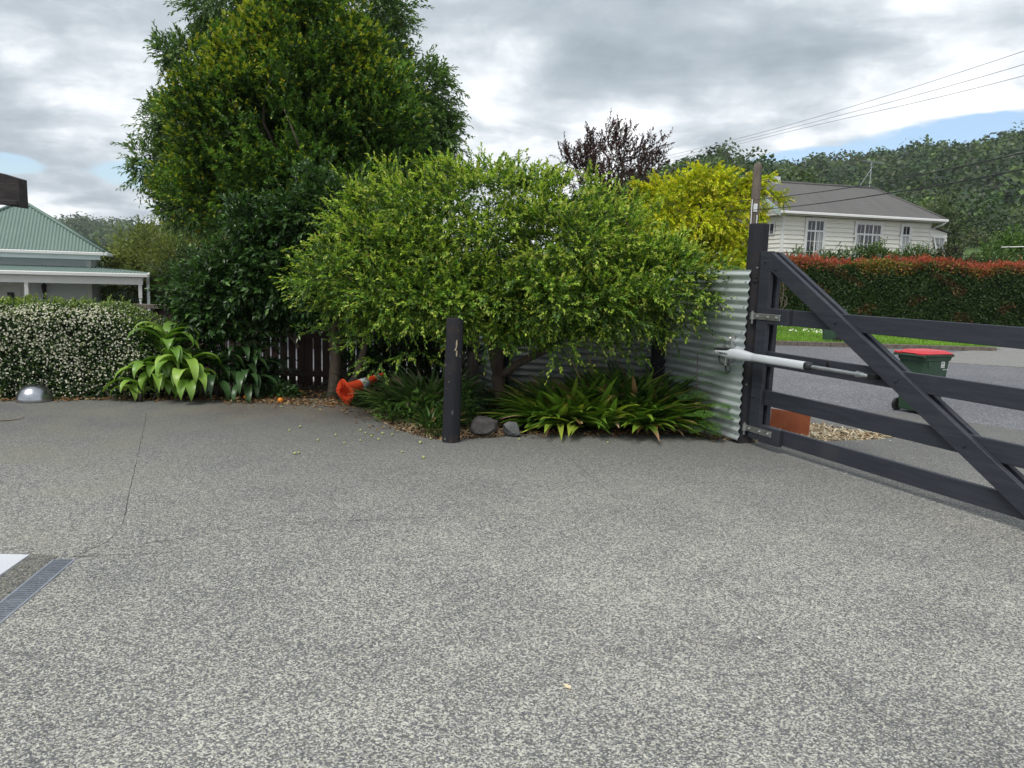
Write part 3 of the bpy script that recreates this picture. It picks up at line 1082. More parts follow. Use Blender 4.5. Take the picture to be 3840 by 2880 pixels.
# ================================================================== TREES
def tree(name, seed, root, blobs, fol, label, cat='tree', group=None, trunk_r=.1, bark='bark', fork=None, nlimb=12, leafm='leaf', extra=None, trunks=None, limb_r=.035, limb_end=.008, extra_parts=None):
    """blobs: (x,y,z,rx,ry,rz,clumps,clump size) in world space; fol: kwargs of foliage()"""
    rs = RS(seed)
    e = empty(name, root, label=label, cat=cat, group=group)
    rx, ry, rz_ = root
    C, D, Z = clump_points(rs, blobs)
    if extra is not None:
        C2, D2, Z2 = extra
        C, D, Z = np.concatenate([C, C2]), np.concatenate([D, D2]), np.concatenate([Z, Z2])
    parts = []
    fl = fol if isinstance(fol, list) else [fol]
    for f in fl:
        V, T, Cc, tw = foliage(rs, C, D, Z, **f)
        parts.append((V, T, Cc))
        if tw:
            parts.append(tw)
    off = np.array(root)
    parts = [(V - off, T, c) for V, T, c in parts]
    mb = MB()
    fk = np.array(fork if fork else (rx, ry, rz_ + 1.0))
    if trunks is None:
        limb(mb, (0, 0, -.15), fk - off, trunk_r, trunk_r * .7, rs, .05)
        tips = [fk - off]
    else:
        tips = []
        for tr in trunks:
            mb.tube([Vector(p) - Vector(root) for p in tr[0]], tr[1], 10)
            tips.append(np.array(tr[0][-1]) - off)
    idx = rs.choice(len(C), min(nlimb, len(C)), replace=False)
    for i in idx:
        tgt = C[i] - off
        st = min(tips, key=lambda p: np.linalg.norm(p - tgt))
        if np.linalg.norm(st - tgt) > .15:
            limb(mb, st, tgt, limb_r, limb_end, rs, .12, 7, 6)
    mb.build('trunk', bark, e, smooth=True)
    c_ = crown_obj('crown', parts, leafm, e)
    if extra_parts:
        extra_parts(e, C, D, Z)
    return e


# ---- the plum tree in front
rs = RS(40)
PL = [(-.20, 8.55, 1.80, 1.60, 1.0, .64, 215, .17), (-.50, 8.5, 2.25, 1.10, .85, .52, 120, .16), (.45, 8.5, 2.02, .95, .85, .44, 90, .16), (-1.50, 8.6, 2.05, .50, .45, .40, 42, .14), (1.36, 8.3, 1.70, .58, .5, .30, 44, .14),
      (-1.55, 8.25, 1.60, .72, .55, .48, 90, .17), (1.42, 8.2, 1.55, .72, .5, .30, 80, .17), (-.80, 7.95, 1.38, .80, .45, .34, 110, .16),
      (.35, 7.9, 1.42, .8, .45, .28, 90, .16), (-1.62, 8.25, 1.22, .32, .35, .2, 26, .15), (1.2, 7.9, 1.36, .5, .35, .2, 40, .15), (.1, 8.3, 1.2, .5, .4, .3, 40, .15)]
# hanging and reaching shoots
ex = []
for p, d_, s_ in (((-1.95, 8.15, 1.0), (-1, -.3, -.2), .14), ((-1.7, 8.1, .85), (-1, -.3, -.4), .14), ((-1.45, 8.0, .65), (-.6, -.3, -.7), .16), ((-2.1, 8.2, 1.25), (-1, -.2, .1), .14),
                  ((-1.0, 7.9, .8), (0, -.4, -1), .15), ((-.65, 7.75, 1.0), (.1, -.5, -1), .12), ((-.2, 7.75, .98), (0, -.4, -1), .13), ((.5, 7.8, .95), (.2, -.4, -1), .14), ((.55, 7.8, .78), (.2, -.4, -1), .12),
                  ((1.0, 7.9, 1.0), (.3, -.3, -1), .12), ((1.62, 7.9, 1.25), (.6, -.4, -.9), .13), ((1.74, 7.9, 1.1), (.5, -.4, -1), .11), ((2.0, 8.0, 1.6), (1, -.2, .2), .14), ((1.9, 8.0, 1.45), (1, -.2, .1), .14),
                  ((2.15, 8.1, 1.75), (1, 0, .3), .12), ((1.25, 8.1, .85), (.3, -.3, -1), .1)):
    ex.append((p, d_, s_))
for i in range(34):
    x = -1.45 + 3.2 * rs.rand()
    ex.append(((x, 7.85 + .3 * rs.rand() + .1 * abs(x), 1.16 - .10 * rs.rand()), (.5 * rs.normal(), -.4, -.8), .10))
# upright water shoots on top
for i in range(46):
    x = -1.75 + 3.5 * rs.rand()
    top = 2.70 - .16 * ((x + .35) / 1.4) ** 2
    ex.append(((x, 8.3 + .5 * rs.rand(), top - .12 + .10 * rs.normal()), (.25 * rs.normal(), .1 * rs.normal(), 1.6), .09))
exC = np.array([e_[0] for e_ in ex])
exD = unit(np.array([e_[1] for e_ in ex]))
exZ = np.array([e_[2] for e_ in ex])
POLD = [(.050, .125, .020), (.085, .185, .026), (.135, .255, .032), (.040, .100, .020), (.19, .31, .040)]
PYNG = [(.33, .49, .040), (.42, .55, .06), (.48, .55, .11), (.27, .44, .04), (.44, .42, .10)]


def plum_bias(base, outd):
    hgt = sst((base[:, 2] - 1.2) / 1.2)
    return .16 + .50 * hgt + .15 * (base[:, 1] < 8.1)


plum_fol = dict(shoots=10, k=13, L=.22, ln=.046, wr=.50, old=POLD, young=PYNG, up=.30, droop=.16, flat=.45, spread=.75, ybias=plum_bias, twig=.0022, cvar=.48, offk=.36)
TR = [([(-.10, 8.72, -.12), (-.12, 8.70, .25), (-.17, 8.70, .48)], [.085, .075, .075]),
      ([(-.17, 8.70, .46), (-.24, 8.68, .75), (-.33, 8.66, 1.05), (-.35, 8.7, 1.45)], [.050, .042, .036, .03]),
      ([(-.17, 8.70, .46), (-.16, 8.68, .72), (-.24, 8.66, 1.05), (-.18, 8.7, 1.5)], [.062, .058, .050, .035]),
      ([(-.15, 8.70, .46), (.05, 8.66, .62), (.22, 8.6, .72), (.42, 8.6, .82), (.62, 8.6, 1.1), (.8, 8.5, 1.5)], [.055, .048, .045, .04, .035, .03]),
      ([(.20, 8.6, .70), (.45, 8.5, .98), (.75, 8.45, 1.05), (1.1, 8.4, 1.4)], [.035, .03, .026, .022])]


def plums(e, C, D, Z):
    rs = RS(9)
    sel = [i for i in rs.permutation(len(C)) if C[i][1] < 8.2][:16]
    for i in sel:
        mb = MB()
        r_ = .017
        mb.lathe([(r_ * math.sin(t), -r_ * math.cos(t)) for t in (.15, .6, 1.1, 1.6, 2.1, 2.6, 3.0)], 8)
        o = mb.build('fruit', 'green_plum', e, smooth=True)
        o.location = Vector(C[i] + np.array([0, -.12, 0])) - e.location


tree('plum_tree', 41, (-.10, 8.72, -.03), PL, plum_fol, 'spreading light green plum tree with forked trunk behind the short black post', extra=(exC, exD, exZ), trunks=TR, nlimb=40, limb_r=.022, limb_end=.004, extra_parts=plums)
# long wands standing above and reaching out of the plum: part of its crown shape

# ---- the orange tree, darker, beside it
CIT = [(-3.0, 9.85, 1.52, .90, .60, .50, 170, .19), (-2.35, 9.9, 2.12, .78, .6, .68, 170, .19), (-3.10, 9.8, 1.92, .55, .45, .48, 80, .17),
       (-3.78, 9.65, 1.22, .42, .38, .42, 80, .16), (-1.75, 9.9, 1.75, .65, .5, .55, 100, .18), (-2.6, 9.75, 1.32, .60, .45, .20, 60, .16), (-1.45, 9.8, 1.3, .5, .4, .28, 50, .16), (-3.5, 9.75, .85, .45, .3, .25, 40, .15)]
COLD = [(.024, .062, .017), (.038, .090, .022), (.058, .125, .030), (.018, .042, .014)]
CYNG = [(.075, .17, .035), (.12, .22, .05), (.06, .14, .03)]
tree('orange_tree', 43, (-2.30, 9.82, -.03), CIT, dict(shoots=7, k=9, L=.17, ln=.085, wr=.46, old=COLD, young=CYNG, pyoung=.22, up=.25, droop=.25, spread=.9),
     'dark glossy leaved orange tree in front of the picket fence', leafm='leaf_gloss', bark='bark_pale',
     trunks=[([(-2.30, 9.82, -.12), (-2.29, 9.82, .08), (-2.27, 9.80, .5), (-2.30, 9.80, .85)], [.125, .085, .066, .062]),
             ([(-2.22, 9.84, .0), (-2.02, 9.86, .25), (-1.92, 9.86, .6), (-1.85, 9.88, 1.2)], [.065, .05, .045, .035]),
             ([(-2.30, 9.80, .82), (-2.42, 9.76, 1.05), (-2.62, 9.74, 1.2), (-2.9, 9.8, 1.5)], [.05, .042, .038, .03]),
             ([(-2.30, 9.80, .8), (-2.22, 9.8, 1.2), (-2.2, 9.85, 1.8)], [.05, .04, .03]),
             ([(-2.75, 9.85, .62), (-2.95, 9.84, .86), (-3.15, 9.84, 1.02)], [.018, .02, .022])], nlimb=24, limb_r=.025, limb_end=.005)

# ---- the tall evergreen with yellow new growth
BIG = [(-4.50, 16.2, 4.0, 2.32, 2.0, 1.95, 520, .30), (-4.35, 16.0, 5.35, 1.75, 1.4, 1.35, 330, .28), (-5.85, 16.0, 4.6, 1.10, 1.2, 1.20, 170, .27), (-2.85, 16.0, 4.4, .92, 1.2, 1.4, 160, .27),
       (-6.2, 16.0, 3.1, .95, 1.2, .75, 140, .27), (-3.0, 16.1, 2.9, 1.05, 1.3, .95, 110, .27), (-4.3, 15.2, 3.0, 1.8, .9, 1.0, 120, .27), (-5.6, 15.9, 2.75, .5, .8, .4, 30, .22), (-4.2, 15.6, 6.65, .55, .6, .4, 40, .2), (-5.1, 15.7, 6.1, .45, .5, .4, 30, .2), (-3.4, 15.7, 6.0, .45, .5, .4, 30, .2)]
BOLD = [(.046, .115, .020), (.080, .175, .028), (.125, .235, .036), (.028, .070, .018)]
BYNG = [(.29, .36, .025), (.38, .41, .030), (.20, .31, .03), (.36, .31, .03)]


def big_bias(base, outd):
    return (.08 + .85 * sst((base[:, 2] - 3.9) / 2.4) * (.55 + .45 * np.sin(base[:, 0] * 2.3 + 1)) + .25 * sst((-4.9 - base[:, 0]) / 1.8) * (base[:, 2] > 2.2)) * (1 - .6 * sst((base[:, 0] + 3.4) / 1.2))


tree('evergreen_tree', 47, (-4.4, 16.4, -.4), BIG, dict(shoots=10, k=12, L=.25, ln=.088, wr=.60, old=BOLD, young=BYNG, ybias=big_bias, up=.80, droop=.05, spread=.85, cvar=.38, offk=.36),
     'tall dense evergreen tree with yellow new growth at its top', trunk_r=.28, fork=(-4.4, 16.3, 2.2), nlimb=34, limb_r=.07, limb_end=.012)

# ---- a larger finer leaved tree behind it
BEH = [(-6.0, 22.2, 6.2, 2.6, 2.0, 2.3, 240, .36), (-3.7, 22.0, 6.1, 1.75, 1.6, 1.6, 190, .36), (-2.6, 21.8, 5.0, .85, 1.0, 1.1, 70, .32), (-4.7, 22, 8.4, 1.6, 1.4, 1.2, 110, .34), (-8.0, 22, 8.55, 1.1, 1.1, .55, 60, .28),
       (-9.4, 22, 5.55, .80, .9, .45, 40, .28), (-9.7, 22, 4.35, .85, .9, .50, 46, .28), (-9.0, 22, 3.3, .75, .9, .45, 40, .26), (-9.1, 22.0, 7.3, .6, .8, .3, 24, .24), (-6.6, 22, 9.4, 1.0, .9, .5, 40, .3)]
tree('leafy_tree', 53, (-5.6, 22.4, -1.0), BEH, dict(shoots=12, k=11, L=.48, ln=.14, wr=.42, old=[(.085, .165, .050), (.11, .20, .06), (.065, .13, .045)], young=[(.19, .29, .08), (.15, .25, .07)], pyoung=.25, up=.15, droop=.35, spread=.8, twig=.006, offk=.34),
     'larger tree with drooping pale green sprays behind the dense evergreen', trunk_r=.35, fork=(-5.4, 22.4, 4.0), nlimb=60, limb_r=.07, limb_end=.012)

# ---- copper beech
CBb = [(3.9, 32, 5.5, 1.9, 1.5, 1.0, 85, .5), (3.5, 32, 6.5, 1.1, 1.0, .8, 34, .4), (2.3, 32, 6.0, .6, .8, .7, 20, .35), (4.9, 32, 6.2, 1.0, .9, .55, 24, .4)]
rs = RS(3)
cx, cd, cz = [], [], []
for (x0, z0, x1, z1) in ((2.7, 6.5, 2.8, 7.35), (3.2, 6.8, 3.8, 7.8), (3.8, 6.7, 4.5, 7.5), (4.3, 6.5, 5.2, 7.2), (4.6, 6.4, 5.8, 7.1), (2.9, 6.5, 3.0, 7.2), (2.2, 6.2, 1.9, 6.7), (3.6, 6.8, 4.1, 7.5), (4.9, 6.2, 5.8, 6.7)):
    for i in range(6):
        t_ = i / 5
        cx.append((x0 + (x1 - x0) * t_, 32, z0 + (z1 - z0) * t_))
        cd.append((x1 - x0, 0, z1 - z0))
        cz.append(.16)
tree('copper_beech', 59, (3.9, 32.2, -.1), CBb, dict(shoots=5, k=9, L=.40, ln=.12, wr=.5, old=[(.058, .027, .038), (.034, .018, .026), (.080, .036, .045), (.050, .032, .030)], young=[(.13, .055, .05), (.10, .04, .045)], pyoung=.25, up=.55, droop=.05, spread=.7, twig=.008),
     'windswept dark purple leaved tree rising behind the plum tree', trunk_r=.22, fork=(3.9, 32.2, 4.6), nlimb=46, limb_r=.05, limb_end=.01, extra=(np.array(cx), unit(np.array(cd)), np.array(cz)))

# ---- golden robinia
ROB = [(5.2, 24, 3.6, 1.65, 1.3, 1.2, 120, .42), (6.3, 23.9, 3.5, 1.0, 1.0, 1.0, 60, .4), (4.3, 24, 3.6, .8, .9, .8, 40, .38), (5.6, 24, 4.55, 1.0, .8, .42, 40, .33), (6.5, 23.8, 2.5, .7, .8, .6, 30, .35), (5.0, 24, 2.5, 1.2, .9, .7, 40, .35)]
cx, cd, cz = [], [], []
for (x0, z0, x1, z1) in ((6.6, 4.4, 7.6, 4.75), (7.2, 4.5, 8.0, 4.2), (6.8, 3.9, 7.4, 3.7), (6.7, 3.3, 7.3, 2.9), (7.1, 4.4, 7.15, 4.0), (6.6, 4.55, 7.1, 4.7), (4.1, 4.1, 3.6, 4.45), (6.6, 2.8, 7.1, 2.3)):
    for i in range(6):
        t_ = i / 5
        cx.append((x0 + (x1 - x0) * t_, 23.8, z0 + (z1 - z0) * t_))
        cd.append((x1 - x0, 0, z1 - z0 - .2))
        cz.append(.10)
tree('golden_robinia', 61, (5.5, 24.1, -.1), ROB, dict(shoots=11, k=13, L=.27, ln=.095, wr=.5, old=[(.42, .53, .016), (.52, .59, .020), (.33, .45, .018), (.62, .62, .02)], young=[(.66, .55, .03), (.62, .56, .04)], pyoung=.35, up=.25, droop=.5, spread=.9, twig=.005, offk=.34),
     'bright golden yellow leaved tree between the plum tree and the white house', trunk_r=.13, bark='bark', fork=(5.5, 24.1, 2.6), nlimb=40, limb_r=.045, limb_end=.008, extra=(np.array(cx), unit(np.array(cd)), np.array(cz)))

# ---- trees beyond the left house
OLV = [(.14, .185, .048), (.19, .24, .062), (.09, .13, .038), (.25, .29, .08)]
OY = [(.20, .23, .085), (.24, .26, .10)]
lf = dict(shoots=9, k=9, L=.5, ln=.13, wr=.42, old=OLV, young=OY, pyoung=.3, up=.6, droop=.1, spread=.8)
tree('olive_green_tree', 67, (-14.4, 31, -1.3), [(-14.5, 31, 1.3, 2.2, 1.5, 1.5, 130, .5), (-14.6, 31, 2.2, 1.2, 1.1, .85, 50, .45), (-15.7, 31, .8, 1.2, 1.1, 1.2, 50, .45)], lf, 'rounded olive green tree behind the veranda of the green roofed house', group='trees behind the green roofed house', nlimb=16, fork=(-14.4, 31, .2))
tree('tall_shrubby_tree', 68, (-12.6, 30, -1.3), [(-12.6, 30, 1.4, 1.3, 1.2, 1.2, 90, .45), (-12.3, 30, 2.35, .75, .8, .6, 30, .35)], lf, 'shrubby olive tree with bare top twigs beside the orange tree', group='trees behind the green roofed house', nlimb=20, fork=(-12.6, 30, .3))
tree('twiggy_tree', 69, (-15.6, 36, -1.3), [(-15.4, 36, 2.4, 1.6, 1, 1.1, 60, .5), (-14.6, 36, 3.3, .35, .5, .55, 10, .3), (-17.0, 36, 2.0, 1.2, 1, 1.0, 40, .45), (-13.6, 36, 3.0, .9, .8, .5, 20, .4)], dict(lf, twig=.01), 'thin twiggy tree top showing above the rounded olive tree', group='trees behind the green roofed house', nlimb=26, fork=(-15.4, 36, 1.0), bark='bark_pale')
tree('dark_shrub_tree', 70, (-11.3, 27, -1.2), [(-11.2, 27, .9, 1.0, .8, 1.3, 70, .3), (-10.0, 26, 1.0, .9, .8, 1.5, 60, .3)], dict(lf, old=[(.03, .055, .02), (.045, .075, .026)], young=[(.10, .14, .04)]), 'dark shrubby tree in shade between the veranda and the orange tree', nlimb=20, fork=(-11.2, 27, -.2))

# ---- lone tree on the ridge and two big dark bush trees
def far_tree(name, seed, x, y, z, w, h, label, cols, nb=7):
    rs = RS(seed)
    bl = []
    for i in range(nb):
        bl.append((x + rs.normal() * w * .3, y, z + h * (.45 + .4 * rs.rand()), w * .24, w * .24, h * .14, 12, w * .09))
    return tree(name, seed, (x, y, z), bl, dict(shoots=5, k=6, L=w * .06, ln=w * .045, wr=.6, old=cols, young=cols, up=.2, droop=.1, spread=.9), label, trunk_r=w * .035, fork=(x, y, z + h * .45), nlimb=14, limb_r=w * .012, limb_end=w * .004)


hz = float(h1(np.array([20.0]), np.array([252.0]))[0])
far_tree('ridge_tree', 71, 250 * math.sin(rad(20.0)), 250 * math.cos(rad(20.0)), hz - 1, 12, 10, 'lone open crowned tree standing on the hill skyline by the blue sky', [(.030, .045, .025), (.045, .06, .03)])


# ================================================================== HEDGES AND STRAPPY PLANTS
def shell_points(rs, n, x0, x1, y0, y1, z0, z1, r=.18, faces=('f', 't', 'l', 'r')):
    """points and outward normals on a rounded box; y0 is the face towards the camera"""
    A = {'f': (x1 - x0) * (z1 - z0), 't': (x1 - x0) * (y1 - y0), 'l': (y1 - y0) * (z1 - z0), 'r': (y1 - y0) * (z1 - z0)}
    tot = sum(A[f] for f in faces)
    P_, N_ = [], []
    for f in faces:
        k = int(n * A[f] / tot)
        u, v = rs.rand(k), rs.rand(k)
        X_ = x0 + u * (x1 - x0)
        if f == 'f':
            P_.append(np.stack([X_, np.full(k, y0), z0 + v * (z1 - z0)], 1))
            N_.append(np.tile([0, -1., 0], (k, 1)))
        elif f == 't':
            P_.append(np.stack([X_, y0 + v * (y1 - y0), np.full(k, z1)], 1))
            N_.append(np.tile([0, 0, 1.], (k, 1)))
        else:
            P_.append(np.stack([np.full(k, x0 if f == 'l' else x1), y0 + u * (y1 - y0), z0 + v * (z1 - z0)], 1))
            N_.append(np.tile([-1. if f == 'l' else 1., 0, 0], (k, 1)))
    P_, N_ = np.concatenate(P_), np.concatenate(N_)
    # round the edges
    lo = np.array([x0 + r, y0 + r, -9]) ; hi = np.array([x1 - r, y1 - r, z1 - r])
    Cc = np.clip(P_, lo, hi)
    dv = P_ - Cc
    L = np.linalg.norm(dv, axis=1, keepdims=True)
    N2 = np.where(L > 1e-6, dv / np.maximum(L, 1e-6), N_)
    P2_ = Cc + N2 * np.minimum(L, r)
    return P2_, N2


def bumpy(P_, s=1.0, seed=0):
    x, y, z = P_.T
    return (np.sin(x * 5.1 * s + seed) * np.cos(z * 4.3 * s + 1) + .6 * np.sin(x * 11 * s + z * 9 * s + y * 7) + .5 * np.sin(z * 13 * s - x * 6 * s + seed))[:, None]


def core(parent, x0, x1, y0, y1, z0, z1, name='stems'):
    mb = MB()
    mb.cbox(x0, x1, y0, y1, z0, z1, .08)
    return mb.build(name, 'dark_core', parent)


# jasmine hedge along the driveway, rotated to follow the kerb line
rs = RS(81)
JR = math.atan2(.55, 2.5)
jh = empty('jasmine_hedge', (-4.22, 9.30, -.03), JR * .85, label='white flowering jasmine hedge behind the silver dome', cat='hedge')
x0, x1, y0, y1, z0, z1 = -4.4, 0, 0.02, 1.15, 0, 1.10
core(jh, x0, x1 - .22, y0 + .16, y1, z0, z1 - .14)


def jprof(P_):
    """hedge top droops towards its right end and waves"""
    q = P_.copy()
    t_ = sst((q[:, 0] + .62) / .62)
    q[:, 2] *= (1 - .20 * t_) * (1 + .02 * np.sin(q[:, 0] * 3.1) + .015 * np.sin(q[:, 0] * 7.7))
    return q


P_, N_ = shell_points(rs, 46000, x0, x1, y0, y1, z0, z1, .2)
dep = rs.rand(len(P_), 1) ** 1.5
pos = jprof(P_) + N_ * (bumpy(P_, 1) * .022 - dep * .12 + .02)
d = unit(N_ * .7 + rs.normal(size=P_.shape) * .7 + [0, -.1, .25])
nr = unit(N_ * .8 + rs.normal(size=P_.shape) * .5 + [0, 0, .5])
topm = sst((P_[:, 2] - .86) / .25)[:, None]
co = palette(rs, len(P_), [(.028, .062, .018), (.045, .092, .025), (.065, .125, .032), (.020, .045, .015)])
cy = palette(rs, len(P_), [(.17, .26, .045), (.24, .32, .06), (.13, .22, .04)])
isy = rs.rand(len(P_), 1) < (.06 + .40 * topm)
V, T, C = leaves_geo(rs, pos, d, nr, .032 + .03 * rs.rand(len(P_)), .015 + .012 * rs.rand(len(P_)), np.where(isy, cy, co))
parts = [(V, T, C)]
# shoots above the top
C_, D_, Z_ = np.stack([x0 + (x1 - x0 - .5) * rs.rand(90), y0 + .1 + .5 * rs.rand(90), np.full(90, z1 - .02)], 1), np.tile([0, -.1, 1.], (90, 1)), np.full(90, .05)
V, T, C, tw = foliage(rs, C_, D_, Z_, 3, 7, .12, .05, .45, [(.09, .16, .04), (.13, .22, .05)], [(.26, .32, .07), (.20, .28, .06)], pyoung=.6, up=.8, droop=.1, spread=.8)
parts.append((V, T, C))
crown_obj('leaves', parts, 'leaf', jh)
# flowers: five petalled stars
nf = 24000
P_, N_ = shell_points(rs, nf, x0, x1, y0, y1, z0 + .05, z1, .2)
keep = rs.rand(len(P_)) < (.36 + .5 * sst((P_[:, 2] - .05) / .6)) * (.80 + .45 * bumpy(P_, .6, 2)[:, 0]) * (1 - .35 * sst((P_[:, 2] - 1.04) / .1))
P_, N_ = P_[keep], N_[keep]
n = len(P_)
pos = jprof(P_) + N_ * (bumpy(P_, 1) * .022 + .02 + .02 * rs.rand(n, 1))
fn = unit(N_ + rs.normal(size=P_.shape) * .45)
s1 = unit(np.cross(fn, rdir(rs, n)))
s2 = np.cross(fn, s1)
R_ = (.0080 + .006 * rs.rand(n, 1))
vs = [pos]
for k in range(5):
    for dang, rr in ((0, 1.0), (.62, .42)):
        a_ = k * 2 * math.pi / 5 + dang
        vs.append(pos + (s1 * math.cos(a_) + s2 * math.sin(a_)) * R_ * rr * 1.25 - fn * R_ * (.25 if rr == 1 else 0))
V = np.stack(vs, 1).reshape(-1, 3)
b = np.arange(n)[:, None] * 11
T = np.concatenate([b + [0, 1 + i, 1 + (i + 1) % 10] for i in range(10)], 0)
crown_obj('flowers', [(V, T, np.repeat(palette(rs, n, [(.70, .68, .54), (.78, .76, .64), (.58, .58, .40)], jit=.06), 11, 0))], 'petal', jh)

# photinia style hedge across the road
rs = RS(83)
HX0, HX1, HY0, HY1 = 8.6, 30, 31.6, 33.6
rh = empty('clipped_hedge', (HX0, HY0, -.03), 0, label='long clipped hedge with red and orange new growth along its top across the road', cat='hedge')
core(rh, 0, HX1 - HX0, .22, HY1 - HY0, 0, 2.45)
P_, N_ = shell_points(rs, 95000, 0, HX1 - HX0, 0, HY1 - HY0, 0, 2.62, .2, ('f', 't', 'l'))
P_[:, 2] *= 1 + .035 * np.sin(P_[:, 0] * .9 + 1) + .02 * np.sin(P_[:, 0] * 2.3) + .012 * np.sin(P_[:, 0] * 5.1)
pos = P_ + N_ * (bumpy(P_, .45) * .035 - .13 * rs.rand(len(P_), 1))
d = unit(N_ * .7 + rs.normal(size=P_.shape) * .8 + [0, 0, .3])
nr = unit(N_ + rs.normal(size=P_.shape) * .6)
wav = .5 + .5 * np.sin(P_[:, 0] * 1.15 + .6) * np.sin(P_[:, 0] * .47 + 2)
edge = 2.14 + .16 * np.sin(P_[:, 0] * 1.7) + .10 * np.sin(P_[:, 0] * 4.1) + .42 * rs.rand(len(P_))
isred = (P_[:, 2] > edge)
pat = (np.sin(P_[:, 0] * 2.3 + np.sin(P_[:, 2] * 3.1) * 1.3) * np.sin(P_[:, 2] * 2.9 + P_[:, 0]) > .62) & (rs.rand(len(P_)) < .6)
co = palette(rs, len(P_), [(.030, .066, .016), (.050, .098, .022), (.072, .125, .030), (.036, .058, .018)])
red = palette(rs, len(P_), [(.34, .090, .06), (.38, .12, .06), (.27, .075, .05)], jit=.2)
ora = palette(rs, len(P_), [(.40, .17, .04), (.28, .20, .035), (.16, .18, .03), (.10, .15, .03)], jit=.2)
fr = (rs.rand(len(P_)) < wav * sst((P_[:, 2] - edge) / .22) * 1.3)[:, None]
cc = np.where(isred[:, None], np.where(fr, red, ora), co)
cc = np.where((pat & ~isred)[:, None], palette(rs, len(P_), [(.16, .085, .03), (.11, .08, .03)]), cc)
V, T, C = leaves_geo(rs, pos, d, nr, .085 + .06 * rs.rand(len(P_)), .045 + .03 * rs.rand(len(P_)), cc)
parts = [(V, T, C)]
n = 900
C_ = np.stack([(HX1 - HX0) * rs.rand(n), .1 + 1.4 * rs.rand(n), np.zeros(n)], 1)
C_[:, 2] = 2.56 * (1 + .035 * np.sin(C_[:, 0] * .9 + 1) + .02 * np.sin(C_[:, 0] * 2.3))
kk = rs.rand(n) < .55 + .45 * np.sin(C_[:, 0] * 1.15 + .6) * np.sin(C_[:, 0] * .47 + 2)
C_ = C_[kk]
V, T, C, tw = foliage(rs, C_, np.tile([0, -.15, 1.], (len(C_), 1)), np.full(len(C_), .18), 5, 7, .22, .10, .4, [(.36, .12, .05), (.42, .09, .06)], [(.50, .08, .075), (.46, .13, .05)], pyoung=.6, up=.7, droop=.1, spread=.7)
parts.append((V, T, C))
crown_obj('leaves', parts, 'leaf', rh)


def shrub(name, seed, root, blobs, label, old, young, pyoung=.25, ln=.12, shoots=9, k=8, L=.35, up=.6, cat='shrub', group=None, leafm='leaf', bark='bark'):
    return tree(name, seed, root, blobs, dict(shoots=shoots, k=k, L=L, ln=ln, wr=.45, old=old, young=young, pyoung=pyoung, up=up, droop=.1, spread=.8), label, cat=cat, group=group, trunk_r=.05, fork=(root[0], root[1], root[2] + .6), nlimb=14, limb_r=.02, limb_end=.005, leafm=leafm, bark=bark)


SG = [(.060, .12, .030), (.085, .16, .038), (.12, .20, .05), (.040, .080, .024)]
SY = [(.15, .23, .07), (.20, .26, .10)]
rs = RS(85)
labels = ['bushy camellia beside the black gate post, below the first house window', 'bushy camellia below the gap between the two large house windows', 'tallest camellia, standing below the triple house window',
          'purple tinged camellia below the narrow house window', 'camellia growing against the lean-to window of the white house', 'low camellia just right of the white house']
for i, (x, z, w_, h_) in enumerate(((13.2, 2.3, 1.4, .70), (15.6, 2.35, 1.3, .85), (17.6, 2.25, 1.3, .75), (19.6, 2.35, 1.3, .85), (21.6, 2.2, 1.3, .75), (23.6, 2.15, 1.4, .7))):
    yy = 35.0
    bl = [(x, yy, z, w_, .7, h_, 60, .35), (x + .3 * rs.normal(), yy, z + h_ * .7, w_ * .5, .5, h_ * .6, 24, .28), (x, yy, 1.2, w_, .6, 1.0, 14, .4)]
    if i == 0:
        bl = [(x, yy, z, w_, .7, h_, 60, .35), (x, yy, 1.2, w_, .6, 1.0, 14, .4)]
    shrub('camellia_bush', 90 + i, (x, yy, -.05), bl, labels[i], SG if i != 3 else [(.055, .065, .035), (.070, .055, .045), (.05, .09, .03)], SY, leafm='leaf_gloss', group='camellias behind the clipped hedge')
shrub('silvery_tree', 101, (21.4, 40, 0), [(21.4, 40, 4.2, 1.0, .8, 1.7, 50, .4), (21.9, 40, 5.6, .4, .4, .8, 12, .3)], 'slim grey green silvery tree beside the right end of the white house', [(.10, .14, .085), (.13, .17, .10)], [(.20, .25, .15)], ln=.16, up=.9, cat='tree')
shrub('bright_green_tree', 102, (24.6, 38, 0), [(24.6, 38, 2.9, 2.0, 1.2, 1.3, 90, .5), (25.4, 38, 3.9, 1.1, .9, .7, 30, .4)], 'bright green bushy tree right of the silvery tree', [(.055, .13, .028), (.075, .16, .035), (.10, .19, .045)], [(.16, .25, .05)], ln=.17, cat='tree')
shrub('variegated_tree', 103, (24.3, 34.2, 0), [(24.5, 34.2, 3.3, 1.3, .9, 1.1, 60, .45), (25.0, 34.2, 4.6, .9, .7, .8, 30, .4)], 'pale cream variegated tree at the right edge of the photo above the hedge', [(.16, .22, .10), (.24, .30, .15), (.10, .16, .06)], [(.42, .45, .26)], .4, ln=.19, cat='tree')
shrub('reddish_shrub', 104, (9.6, 28, 0), [(9.3, 30, 1.7, .9, .6, .55, 40, .3)], 'red and green shrub in front of the porch of the white house', [(.07, .08, .03), (.12, .06, .04), (.05, .09, .03)], [(.20, .07, .05)], ln=.09)


